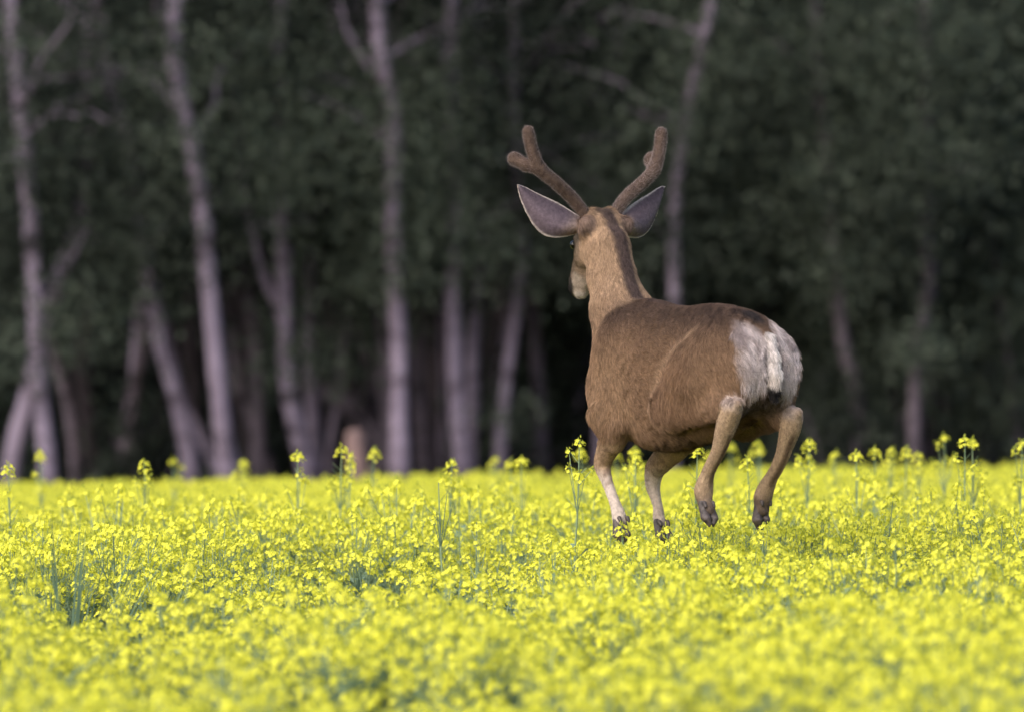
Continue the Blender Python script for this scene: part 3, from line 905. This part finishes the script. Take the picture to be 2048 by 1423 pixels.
wz = hw * (1 - (0.10 + 0.14 * sm(0.35, 0.1, X)) * np.clip(zr, 0, 1) ** 2)               # a little narrower towards the back line
rad = (np.abs(Y / wz) ** 2.2 + np.abs(zr) ** 2.2) ** (1 / 2.2)
d = (rad - 1) * np.minimum(hw, hz) * 0.9
d = np.where((X < -0.08) | (X > 0.96), np.maximum(d, 0.03), d)
B.blend(sl, d.astype(np.float32), 0.0)
# neck
B.cone((0.80, 0, 1.22), (0.882, 0, 1.36), 0.105, 0.084, 0.08, 0.92)
B.chain([(0.85, 0, 1.28, 0.094), (0.882, 0, 1.36, 0.084), (0.922, 0, 1.475, 0.077), (0.957, 0, 1.575, 0.074), (0.985, 0, 1.625, 0.066)], 0.04, 0.92)
B.cone((0.80, 0, 1.36), (0.905, 0, 1.60), 0.034, 0.030, 0.035, 0.8)          # crest of the neck
# head: skull, brow, cheeks, muzzle, nose, chin
B.ell((1.012, 0, 1.632), (0.085, 0.066, 0.062), 0.03, rot=-0.85)
for sgn in (1, -1):
    B.ell((1.030, sgn * 0.038, 1.575), (0.075, 0.032, 0.048), 0.025, rot=-0.9)     # cheek
    B.ell((1.058, sgn * 0.050, 1.606), (0.030, 0.016, 0.020), 0.015)                # brow over the eye
    B.ell((1.000, sgn * 0.040, 1.682), (0.026, 0.026, 0.03), 0.02)                  # antler seat
    B.cone((0.985, sgn * 0.045, 1.650), (0.970, sgn * 0.085, 1.660), 0.034, 0.024, 0.03)   # ear root
    B.ell((1.085, sgn * 0.058, 1.588), (0.012, 0.010, 0.012), 0.012, cut=True)      # eye socket
B.chain([(1.055, 0, 1.575, 0.052), (1.095, 0, 1.515, 0.041), (1.130, 0, 1.462, 0.034), (1.146, 0, 1.438, 0.030)], 0.025, 0.9)
B.cone((1.045, 0, 1.535), (1.120, 0, 1.425), 0.036, 0.022, 0.02, 0.85)       # lower jaw
B.ell((1.155, 0, 1.437), (0.018, 0.024, 0.018), 0.012)                        # nose pad
B.ell((1.118, 0, 1.420), (0.020, 0.020, 0.018), 0.012)                        # chin
# shoulders, upper forelegs
for sgn in (1, -1):
    B.cone((0.735, sgn * 0.060, 1.27), (0.875, sgn * 0.030, 1.41), 0.065, 0.042, 0.05)
    B.cone((0.78, sgn * 0.070, 1.20), (0.875, sgn * 0.035, 1.36), 0.058, 0.042, 0.05)
for sgn, leg in ((1, FL), (-1, FR)):
    B.cone((0.72, sgn * 0.093, 1.27), (0.79, sgn * 0.102, 1.09), 0.066, 0.062, 0.055, 0.9)
    B.cone((0.79, sgn * 0.104, 1.09), leg[0][:3], 0.062, leg[0][3], 0.05, 0.85)
    B.chain([tuple(p * [1, 1, 1, 0.96]) for p in spline(np.array(leg), 40)], 0.004)
for sgn in (1, -1):
    B.cone((0.70, sgn * 0.138, 1.07), (0.648, sgn * 0.150, 0.965), 0.050, 0.030, 0.03, 0.8)      # point of the elbow
    B.cone((0.648, sgn * 0.150, 0.965), (0.70, sgn * 0.135, 0.90), 0.030, 0.034, 0.014)
B.ell((0.58, 0, 0.955), (0.16, 0.11, 0.065), 0.05)                            # brisket
# haunches and hind legs
for sgn, leg, st in ((1, HL, (0.335, 0.150, 1.022)), (-1, HR, (0.325, -0.150, 0.995))):
    B.cone((0.13, sgn * 0.076, 1.195), (0.20, sgn * 0.105, 1.13), 0.115, 0.125, 0.05, 0.92)
    B.cone((0.17, sgn * 0.105, 1.13), st, 0.122, 0.074, 0.03, 0.80)
    B.ell((0.035, sgn * 0.082, 1.15), (0.102, 0.073, 0.125), 0.03)                # buttock
    B.ell((0.06, sgn * 0.088, 1.07), (0.085, 0.06, 0.09), 0.03)
    hk = np.array(leg[0][:3])
    B.cone(st, hk + [0.06, 0, 0.004], 0.066, 0.036, 0.03, 0.8)                      # gaskin
    B.cone((0.14, sgn * 0.11, 1.075), hk + [0.05, 0, 0.016], 0.07, 0.025, 0.03, 0.8)
    B.cone(hk + [0.06, 0, 0.006], hk, 0.036, 0.032, 0.02)
    B.cone(hk + [0.04, 0, 0.020], hk + [-0.024, 0, 0.016], 0.022, 0.019, 0.010)       # point of the hock
    B.chain([tuple(p * [1, 1, 1, 0.95]) for p in spline(np.array(leg), 36)], 0.004)
# cleft between the buttocks, root of the tail
B.ell((-0.065, 0.0, 1.15), (0.075, 0.026, 0.15), 0.018, cut=True)
for sgn in (1, -1):
    B.ell((-0.075, sgn * 0.030, 1.165), (0.035, 0.011, 0.085), 0.014, cut=True)
TAIL = [(0.012, 0, 1.290, 0.022), (-0.045, 0, 1.262, 0.016), (-0.076, 0, 1.20, 0.0145), (-0.085, 0, 1.14, 0.019), (-0.084, 0, 1.10, 0.016), (-0.080, 0, 1.062, 0.010)]
B.chain(TAIL, 0.008)
V, F = B.mesh()

# ---- directions of the coat: segments with the way the hair lies
flow = []
def fl(a, b, r): flow.append((np.array(a[:3], float), np.array(b[:3], float), r))
for leg in (HL, HR, FL, FR):
    for p, q in zip(leg[:-1], leg[1:]): fl(p, q, 0.04)
fl((0.985, 0, 1.63), (0.915, 0, 1.475), 0.07); fl((0.915, 0, 1.475), (0.80, 0, 1.235), 0.10)
fl((1.15, 0, 1.44), (1.06, 0, 1.57), 0.04); fl((1.06, 0, 1.57), (0.985, 0, 1.66), 0.06)
fl((0.85, 0, 1.2), (0.05, 0, 1.16), 0.2)
for p, q in zip(TAIL[:-1], TAIL[1:]): fl(p, q, 0.025)
for sgn in (1, -1):
    fl((0.10, sgn * 0.09, 1.30), (-0.01, sgn * 0.10, 1.04), 0.09)
    fl((0.20, sgn * 0.12, 1.24), (0.22, sgn * 0.14, 0.98), 0.11)
    fl((0.34, sgn * 0.15, 1.0), (0.02, sgn * 0.13, 1.0), 0.06)
    fl((0.76, sgn * 0.12, 1.25), (0.72, sgn * 0.13, 0.98), 0.09)


def coat_flow(P):
    num = np.zeros_like(P); den = np.zeros(len(P))
    for a, b, r in flow:
        d = b - a; L = np.linalg.norm(d)
        t = np.clip(((P - a) @ d) / (L * L), 0, 1)
        q = np.linalg.norm(P - a - t[:, None] * d, axis=1) - r
        w = np.exp(-np.maximum(q, -0.02) / 0.022)
        num += w[:, None] * d / L; den += w
    num[:, 2] -= 0.25 * den
    return num / (np.linalg.norm(num, axis=1)[:, None] + 1e-9)


def seg_d(P, a, b):
    a = np.array(a, float); b = np.array(b, float); d = b - a
    t = np.clip(((P - a) @ d) / (d @ d), 0, 1)
    return np.linalg.norm(P - a - t[:, None] * d, axis=1), t


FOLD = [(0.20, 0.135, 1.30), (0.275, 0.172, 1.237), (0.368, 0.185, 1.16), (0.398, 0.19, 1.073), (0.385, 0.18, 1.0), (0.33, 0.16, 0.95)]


def coat(P, N):
    """colour of the coat and hair length at body points P with normals N"""
    x, y, z = P.T
    a = np.abs(y)
    c = np.tile(np.array([0.25, 0.155, 0.098]), (len(P), 1))
    def mix(w, rgb):
        nonlocal c
        c = c * (1 - w[:, None]) + w[:, None] * np.array(rgb)
    ln = np.full(len(P), 0.024)
    body = sm(1.46, 1.38, z) * sm(0.86, 0.70, x)
    nz = vnoise(x * 6, z * 6 + y * 3, 41, 1.0)
    mix(sm(1.12, 1.36, z + 0.03 * nz) * body * 0.55, (0.11, 0.070, 0.052))
    mix(sm(1.26, 1.37, z + 0.02 * nz) * body * sm(0.02, 0.14, 0.26 - a) * 0.8, (0.075, 0.050, 0.042))        # saddle
    mix(sm(0.40, 0.34, x) * sm(0.12, 0.16, x) * sm(0.94, 1.0, z) * sm(1.26, 1.15, z) * 0.45, (0.20, 0.115, 0.072))   # redder thigh
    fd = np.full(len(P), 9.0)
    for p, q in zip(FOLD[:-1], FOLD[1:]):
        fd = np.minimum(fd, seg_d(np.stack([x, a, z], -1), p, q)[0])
    mix(sm(0.030, 0.008, fd) * 0.5, (0.40, 0.27, 0.18))                                                # highlight on the hair along the fold, painted into the coat colour
    mix(sm(0.50, 0.62, x) * sm(0.93, 1.02, z) * sm(1.30, 1.15, z) * sm(0.9, 0.75, x) * 0.5, (0.34, 0.22, 0.135))
    mix(sm(0.96, 0.90, z) * (x > 0.3) * (x < 0.68) * sm(0.13, 0.06, a), (0.16, 0.10, 0.06))            # underside
    # neck and throat, paler
    dn, tn = seg_d(P, (0.83, 0, 1.27), (0.985, 0, 1.63))
    neck = sm(0.18, 0.07, dn) * sm(1.16, 1.42, z)
    mix(neck, (0.41, 0.28, 0.19))
    mix(sm(0.78, 0.90, x) * sm(1.30, 1.2, z) * sm(1.02, 1.1, z) * 0.6, (0.34, 0.225, 0.145))
    # dark stripe down the nape
    back = np.interp(z, [1.38, 1.48, 1.57, 1.68], [0.755, 0.828, 0.889, 0.955])
    mix(sm(0.036, 0.016, a) * sm(0.03, -0.01, x - back - 0.02) * sm(1.36, 1.42, z) * 0.9, (0.062, 0.045, 0.05))
    # head
    dh, th = seg_d(P, (1.03, 0, 1.63), (1.155, 0, 1.437))
    head = sm(0.09, 0.07, dh) * sm(0.995, 1.03, x)
    mix(head, (0.26, 0.185, 0.135))
    low = sm(0.0, 0.02, (P - [1.03, 0, 1.63]) @ np.array([-0.84, 0, -0.543]))
    mix(head * sm(0.60, 0.72, th) * (0.25 + 0.75 * low) * 0.8, (0.36, 0.30, 0.255))
    mix(head * sm(0.2, 0.5, th) * (1 - low) * 0.6, (0.13, 0.095, 0.08))                        # pale muzzle band
    mix(sm(0.056, 0.044, np.linalg.norm(P - [1.160, 0, 1.455], axis=1)), (0.02, 0.017, 0.018))    # nose
    mix(sm(0.012, 0.006, np.abs(dh - 0.03)) * head * sm(0.8, 0.84, th) * sm(0.95, 0.9, th) * 0.7, (0.06, 0.05, 0.045))
    mix(sm(0.035, 0.022, np.linalg.norm(P - [1.115, 0, 1.405], axis=1)), (0.50, 0.44, 0.40))      # chin
    for sgn in (1, -1):
        mix(sm(0.034, 0.02, np.linalg.norm(P - [1.08, sgn * 0.058, 1.588], axis=1)), (0.10, 0.075, 0.06))
        mix(sm(0.05, 0.03, np.linalg.norm(P - [0.965, sgn * 0.09, 1.665], axis=1)) * 0.6, (0.20, 0.145, 0.145))
    mix(sm(0.04, 0.02, np.linalg.norm((P - [0.99, 0, 1.69]) * [1, 0.6, 1], axis=1)) * 0.8, (0.12, 0.09, 0.08))
    # legs
    for leg, inner in ((FL, 0.8), (FR, 0.65)):
        on = np.zeros(len(P))
        for p, q in zip(leg[1:-1], leg[2:]):
            d_, t_ = seg_d(P, p[:3], q[:3])
            on = np.maximum(on, sm(max(p[3], q[3]) + 0.022, max(p[3], q[3]) + 0.008, d_) * sm(0.94, 0.88, z))
        mix(on * 0.8, (0.34, 0.235, 0.155))
        mix(on * sm(0.83, 0.76, z) * inner, (0.62, 0.54, 0.50))
        mix(on * sm(0.3, 0.6, vnoise(x * 70, z * 45 + y * 30, 57)) * sm(0.72, 0.76, z) * 0.5, (0.16, 0.10, 0.075))       # mud flecks
        ln = np.where(on > 0.4, 0.007, ln)
    for leg, sg in ((HL, 1), (HR, -1)):
        on = np.zeros(len(P)); side = np.zeros(len(P)); best = np.full(len(P), 9.0)
        for p, q in zip(leg[:-1], leg[1:]):
            d_, t_ = seg_d(P, p[:3], q[:3])
            on = np.maximum(on, sm(max(p[3], q[3]) + 0.02, max(p[3], q[3]) + 0.006, d_) * sm(1.06, 1.03, z))
            cy_ = p[1] + t_ * (q[1] - p[1])
            side = np.where(d_ < best, (y - cy_) * sg, side); best = np.minimum(best, d_)
        mix(on, (0.37, 0.265, 0.18))
        mix(on * sm(0.008, 0.0, side) * sm(-0.02, -0.008, side) * sm(0.96, 0.91, z) * sm(0.74, 0.78, z) * 0.8, (0.10, 0.062, 0.042))   # dark streak down the inner shank
        mix(on * sm(0.745, 0.69, z) * 0.85, (0.11, 0.082, 0.072))
        ln = np.where(on > 0.4, 0.008, ln)
        mix(sm(0.05, 0.03, np.linalg.norm(P - (np.array(leg[0][:3]) + [0.0, 0, 0.02]), axis=1)) * 0.8, (0.48, 0.39, 0.36))
    mix(sm(0.64, 0.61, z) * (x > 0.5) * 0.8, (0.12, 0.09, 0.08))
    # white rump patch, dark crease below it
    zlo = 1.055 + 0.85 * np.maximum(0.075 - a, 0)
    nzr = vnoise(z * 25, y * 40, 44)
    er = np.hypot((a - 0.066) / 0.062, (z - 1.185) / (0.130 - 0.5 * np.maximum(a - 0.066, 0)))
    wr = sm(1.16, 0.76, er + 0.14 * nzr) * sm(zlo - 0.015, zlo + 0.03, z) * sm(0.135, 0.085, x) * (x < 0.2)
    mix(wr * 0.94, (0.70, 0.62, 0.64))
    streak = vnoise(y * 90 + 9, z * 14, 47)
    mix(wr * sm(0.0, 0.7, streak) * 0.55, (0.30, 0.235, 0.23))
    mix(wr * sm(1.20, 1.25, z) * sm(0.05, 0.09, a) * sm(0.2, 0.6, vnoise(y * 45, z * 30, 48) + 0.35) * 0.7, (0.16, 0.12, 0.125))
    ln = np.where(wr > 0.25, 0.040, ln)
    under = sm(0.17, 0.08, x) * sm(zlo + 0.02, zlo - 0.02, z) * sm(0.98, 1.02, z) * sm(0.10, 0.08, a)
    mix(under * 0.85, (0.10, 0.075, 0.062))
    mix(sm(0.07, 0.02, np.hypot((x - 0.06) * 0.8, y * 1.5)) * sm(1.27, 1.30, z) * 0.95, (0.03, 0.025, 0.027))   # dark spot above the tail
    # tail: white rope with a black tip
    dt = np.full(len(P), 9.0)
    for p, q in zip(TAIL[1:-1], TAIL[2:]):
        dt = np.minimum(dt, seg_d(P, p[:3], q[:3])[0] - max(p[3], q[3]))
    tl = sm(0.012, 0.003, dt)
    mix(tl, (0.76, 0.70, 0.70))
    mix(tl * sm(0.0, 0.7, vnoise(y * 120, z * 18, 52)) * 0.35, (0.42, 0.35, 0.34))
    mix(tl * sm(1.15, 1.12, z) * 0.3, (0.6, 0.47, 0.36))
    mix(tl * sm(1.112, 1.095, z), (0.015, 0.013, 0.014))
    ln = np.where(tl > 0.4, 0.024, ln)
    ln = np.where((z > 1.42) & (x < 0.97), 0.018, ln)
    ln = np.where(head > 0.4, 0.008, ln)
    return np.clip(c * 0.86, 0.008, 0.9), ln


def vnormals(V, F):
    n = np.zeros_like(V)
    fn = np.cross(V[F[:, 2]] - V[F[:, 0]], V[F[:, 3]] - V[F[:, 1]])
    for k in range(4):
        np.add.at(n, F[:, k], fn)
    return n / (np.linalg.norm(n, axis=1)[:, None] + 1e-12)


# ears: cupped shells, joined to the body mesh
def ear(sgn):
    b = np.array([0.966, sgn * 0.085, 1.660]); t = np.array([1.054, sgn * 0.305, 1.793])
    ax = t - b; L = np.linalg.norm(ax); ax /= L
    nb = np.array([-1.0, sgn * 0.25, 0.0]); nb -= ax * (nb @ ax); nb /= np.linalg.norm(nb)      # outer, rear-facing side
    ac = np.cross(nb, ax) * sgn; ac /= np.linalg.norm(ac)
    if ac[2] > 0: ac = -ac                                                                       # ac points down
    nu, nv = 34, 19
    u = np.linspace(0, 1, nu); v = np.linspace(-1, 1, nv)
    hwid = np.interp(u, [0, 0.12, 0.28, 0.42, 0.56, 0.72, 0.86, 0.95, 1.0], [0.032, 0.044, 0.059, 0.062, 0.055, 0.040, 0.025, 0.014, 0.001])
    hwid = np.convolve(np.pad(hwid, 2, 'edge'), np.ones(5) / 5, 'valid'); hwid[-1] = 0.002
    sag = 0.040 * np.sin(np.pi * u ** 0.8) ** 0.9
    U, Vv = np.meshgrid(np.arange(nu), v, indexing='ij')
    cup = np.interp(u, [0, 0.2, 0.6, 1.0], [0.045, 0.035, 0.022, 0.006])
    base = b + u[:, None] * L * ax + sag[:, None] * ac - 0.02 * (u ** 2)[:, None] * nb * 0
    S = base[U] + (Vv * hwid[U])[..., None] * ac - (cup[U] * Vv ** 2)[..., None] * nb
    back = (S + 0.0028 * nb).reshape(-1, 3); inn = (S - 0.0028 * nb).reshape(-1, 3)
    i, j = np.meshgrid(np.arange(nu - 1), np.arange(nv - 1), indexing='ij'); q = (i * nv + j).ravel()
    f = np.stack([q, q + nv, q + nv + 1, q + 1], -1); m = nu * nv
    rim = list(range(0, nu * nv, nv)) + list(range((nu - 1) * nv + 1, nu * nv)) + list(range((nu - 1) * nv - 1, 0, -nv))
    rf = [[rim[k], rim[k + 1], rim[k + 1] + m, rim[k] + m] for k in range(len(rim) - 1)]
    Vq = np.concatenate([back, inn])
    edge = np.maximum(np.abs(Vv), sm(0.90, 1.0, u)[U]).ravel()
    Fq = np.concatenate([f, f[:, ::-1] + m, np.array(rf)])
    if np.cross(back[f[60, 1]] - back[f[60, 0]], back[f[60, 3]] - back[f[60, 0]]) @ nb < 0:
        Fq = Fq[:, ::-1]
    colr = np.tile(np.array([0.115, 0.088, 0.112]), (2 * m, 1))
    bs_ = np.tile(sm(0.30, 0.05, u)[U].ravel(), 2)[:, None]
    colr = colr * (1 - bs_ * 0.7) + bs_ * 0.7 * np.array([0.24, 0.18, 0.15])
    colr *= np.tile((0.80 + 0.45 * np.exp(-((Vv - 0.25) / 0.45) ** 2) - 0.15 * sm(0.5, 1.0, u)[U]).ravel(), 2)[:, None]
    e2 = np.tile(sm(0.88, 0.96, edge), 2)[:, None]
    colr = colr * (1 - e2) + e2 * np.array([0.55, 0.48, 0.47])
    colr[m:] = colr[m:] * 0.5 + 0.5 * np.array([0.55, 0.47, 0.42])
    flw = np.tile((ax + 0.0 * ac), (2 * m, 1))
    return Vq, Fq, colr, flw


N0 = vnormals(V, F)
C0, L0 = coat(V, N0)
FLW = coat_flow(V)
for sgn in (1, -1):
    Ve, Fe, Ce, We = ear(sgn)
    F = np.concatenate([F, Fe + len(V)]); V = np.concatenate([V, Ve]); C0 = np.concatenate([C0, Ce])
    L0 = np.concatenate([L0, np.full(len(Ve), 0.0055)]); FLW = np.concatenate([FLW, We])
N0 = vnormals(V, F)


def coat_mat(name, rough=0.75, noise=0.25, sheen=0.0):
    m, nt, bs, out = new_mat(name)
    at = nt.nodes.new("ShaderNodeAttribute"); at.attribute_name = "coat"
    no = nt.nodes.new("ShaderNodeTexNoise"); no.inputs["Scale"].default_value = 90; no.inputs["Detail"].default_value = 4
    tc = nt.nodes.new("ShaderNodeTexCoord"); nt.links.new(tc.outputs["Object"], no.inputs["Vector"])
    mp = nt.nodes.new("ShaderNodeMapRange")
    mp.inputs[1].default_value = 0.3; mp.inputs[2].default_value = 0.7; mp.inputs[3].default_value = 1 - noise; mp.inputs[4].default_value = 1 + noise
    nt.links.new(no.outputs["Fac"], mp.inputs[0])
    ml = nt.nodes.new("ShaderNodeVectorMath"); ml.operation = 'SCALE'
    nt.links.new(at.outputs["Color"], ml.inputs[0]); nt.links.new(mp.outputs[0], ml.inputs["Scale"])
    nt.links.new(ml.outputs[0], bs.inputs["Base Color"])
    bs.inputs["Roughness"].default_value = rough
    bs.inputs["Specular IOR Level"].default_value = 0.15
    if sheen:
        bs.inputs["Sheen Weight"].default_value = sheen
    return m


M["skin"] = coat_mat("deer_coat")
M["hair"] = coat_mat("deer_hair", 0.65, 0.1)
M["velvet"] = noise_mat("antler_velvet", (0.055, 0.036, 0.030), (0.10, 0.068, 0.055), 60, 0.9, 4, 0.2)
M["hoof"] = noise_mat("hoof_horn", (0.035, 0.028, 0.03), (0.10, 0.08, 0.08), 55, 0.55, 4, 0.3, spec=0.4)
M["eye"] = noise_mat("eye_gloss", (0.006, 0.005, 0.005), (0.014, 0.010, 0.008), 30, 0.08, spec=0.6)


def set_color(me, C, name="coat"):
    at = me.attributes.new(name, 'FLOAT_COLOR', 'POINT')
    at.data.foreach_set("color", np.concatenate([C, np.ones((len(C), 1))], 1).astype(np.float32).ravel())


deer = empty("deer", (0.852, 41.7, 0.0), math.radians(123))
tag(deer, "brown mule deer buck with velvet antlers bounding away over the canola", "deer")
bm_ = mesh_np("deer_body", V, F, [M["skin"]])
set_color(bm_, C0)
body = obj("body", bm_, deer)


# fur: hair curves combed along the coat
def hairs(name, V, F, N, Cc, Ln, Fl, count, parent, mat, rng, lift=0.45, rad=0.00085, npt=4, wfun=None, tipmul=1.0, clump=0.45):
    fv = V[F]
    fn = np.cross(fv[:, 2] - fv[:, 0], fv[:, 3] - fv[:, 1]); area = np.linalg.norm(fn, axis=1)
    if wfun is not None: area = area * wfun(fv.mean(1))
    fi = rng.choice(len(F), count, p=area / area.sum())
    s, t = rng.random(count)[:, None], rng.random(count)[:, None]
    w = [(1 - s) * (1 - t), s * (1 - t), s * t, (1 - s) * t]
    g = lambda A: sum(w[k] * A[F[fi, k]] for k in range(4))
    P, n, cc, fl_ = g(V), g(N), g(Cc), g(Fl)
    ln = (sum(w[k][:, 0] * Ln[F[fi, k]] for k in range(4))) * rng.uniform(0.65, 1.25, count)
    n /= np.linalg.norm(n, axis=1)[:, None] + 1e-9
    # tufts: neighbouring hairs lean the same way
    tn = np.stack([vnoise(P[:, 0] + P[:, 1], P[:, 2], 60 + k, 0.018) for k in range(3)], -1)
    fl_ = fl_ + clump * tn + rng.normal(size=fl_.shape) * 0.12
    fl_ = fl_ - n * (fl_ * n).sum(1)[:, None]; fl_ /= np.linalg.norm(fl_, axis=1)[:, None] + 1e-9
    u = np.linspace(0, 1, npt)[None, :, None]
    lf = lift * rng.uniform(0.5, 1.4, count)[:, None, None]
    pts = P[:, None, :] - n[:, None, :] * 0.001 + ln[:, None, None] * (fl_[:, None, :] * u * 0.95 + n[:, None, :] * lf * (u - 0.45 * u ** 2)) + np.array([0, 0, -0.12]) * ln[:, None, None] * u ** 2
    hc = bpy.data.hair_curves.new(name)
    hc.add_curves([npt] * count)
    hc.attributes["position"].data.foreach_set("vector", pts.astype(np.float32).ravel())
    ra = hc.attributes.get("radius") or hc.attributes.new("radius", 'FLOAT', 'POINT')
    ra.data.foreach_set("value", np.tile(np.linspace(rad, rad * 0.25, npt), count).astype(np.float32))
    cv = cc * rng.uniform(0.6, 1.4, count)[:, None] * (1 + 0.16 * tn[:, :1])
    ca = hc.attributes.new("coat", 'FLOAT_COLOR', 'CURVE')
    ca.data.foreach_set("color", np.concatenate([np.clip(cv, 0, 0.95), np.ones((count, 1))], 1).astype(np.float32).ravel())
    hc.materials.append(mat)
    o = bpy.data.objects.new(name, hc); col.objects.link(o); o.parent = parent
    return o


frng = np.random.default_rng(99)
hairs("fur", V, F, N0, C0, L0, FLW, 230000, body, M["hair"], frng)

# eyes
def ball(c, r, n=14):
    u = np.linspace(0, np.pi, n); P = np.stack([0 * u, 0 * u, -np.cos(u)], -1) * r
    Vb, Fb = tube(P + np.array(c), np.maximum(np.sin(u) * r, 1e-4), 16)
    return Vb, Fb


for sgn in (1, -1):
    Vb, Fb = ball((1.082, sgn * 0.054, 1.588), 0.0155)
    obj("eye", mesh_np("eye", Vb, Fb, [M["eye"]]), deer)

# velvet antlers
ANT = [(1.000, 0.050, 1.675, 0.026), (1.003, 0.068, 1.700, 0.0255), (1.009, 0.115, 1.753, 0.0255), (1.008, 0.180, 1.803, 0.026), (1.018, 0.238, 1.850, 0.0265), (1.026, 0.266, 1.915, 0.0245), (1.032, 0.279, 1.980, 0.0255)]
TINE = [(1.018, 0.238, 1.850, 0.024), (1.056, 0.272, 1.864, 0.024), (1.092, 0.297, 1.886, 0.0275)]
TINE_R = [(1.018, 0.238, 1.850, 0.024), (1.045, 0.256, 1.862, 0.025), (1.068, 0.268, 1.884, 0.037)]
for sgn in (1, -1):
    A = Field((0.93, -0.34, 1.62), (1.15, 0.34, 2.03), 0.004)
    sp = spline(np.array(ANT) * [1, sgn, 1, 0.80], 26)
    A.chain([tuple(p) for p in sp], 0.004)
    A.chain([tuple(np.array(p) * [1, sgn, 1, 0.84]) for p in (TINE if sgn > 0 else TINE_R)], 0.010)
    Va, Fa = A.mesh()
    ao = obj("antler", mesh_np("antler", Va, Fa, [M["velvet"]]), deer)
    Na = vnormals(Va, Fa)
    fla = np.tile(np.array([0.1, sgn * 0.5, 0.6]), (len(Va), 1))
    ca = np.tile(np.array([0.26, 0.21, 0.21]), (len(Va), 1))
    hairs("velvet_fuzz", Va, Fa, Na, ca, np.full(len(Va), 0.0034), fla, 9000, ao, M["hair"], frng, lift=3.0, rad=0.00022, npt=3, clump=0.2)

# cloven hooves with dewclaws
def hoof(p, tip, back):
    """p: end of the pastern, tip: toe point, back: unit vector to the rear of the foot"""
    p = np.array(p, float); tip = np.array(tip, float); back = np.array(back, float)
    Hf = Field(np.minimum(p, tip) - 0.07, np.maximum(p, tip) + 0.07, 0.003)
    ya = np.array([0, 1.0, 0])
    d = tip - p
    for s in (1, -1):
        a = p + ya * s * 0.010; b = p + d * 0.6 + ya * s * 0.0155; c = tip + ya * s * 0.008
        Hf.cone(a, b, 0.016, 0.0165, 0.004); Hf.cone(b, c, 0.0165, 0.004, 0.004)
        Hf.cone(b + back * 0.016, c + back * 0.012 - d * 0.18, 0.012, 0.006, 0.008)
        g = p - d * 0.10 + back * 0.026 + ya * s * 0.017
        Hf.cone(g, g + d / np.linalg.norm(d) * 0.012 + back * 0.006, 0.008, 0.005, 0.004)
    Vh, Fh = Hf.mesh()
    obj("hoof", mesh_np("hoof", Vh, Fh, [M["hoof"]]), deer)


hoof((0.146, 0.13, 0.700), (0.110, 0.13, 0.618), (-0.85, 0, -0.4))
hoof((0.158, -0.11, 0.692), (0.168, -0.11, 0.604), (-1, 0, 0))
hoof((0.680, 0.13, 0.630), (0.662, 0.13, 0.552), (-1, 0, 0.1))
hoof((0.786, -0.11, 0.622), (0.750, -0.11, 0.548), (-0.9, 0, -0.2))
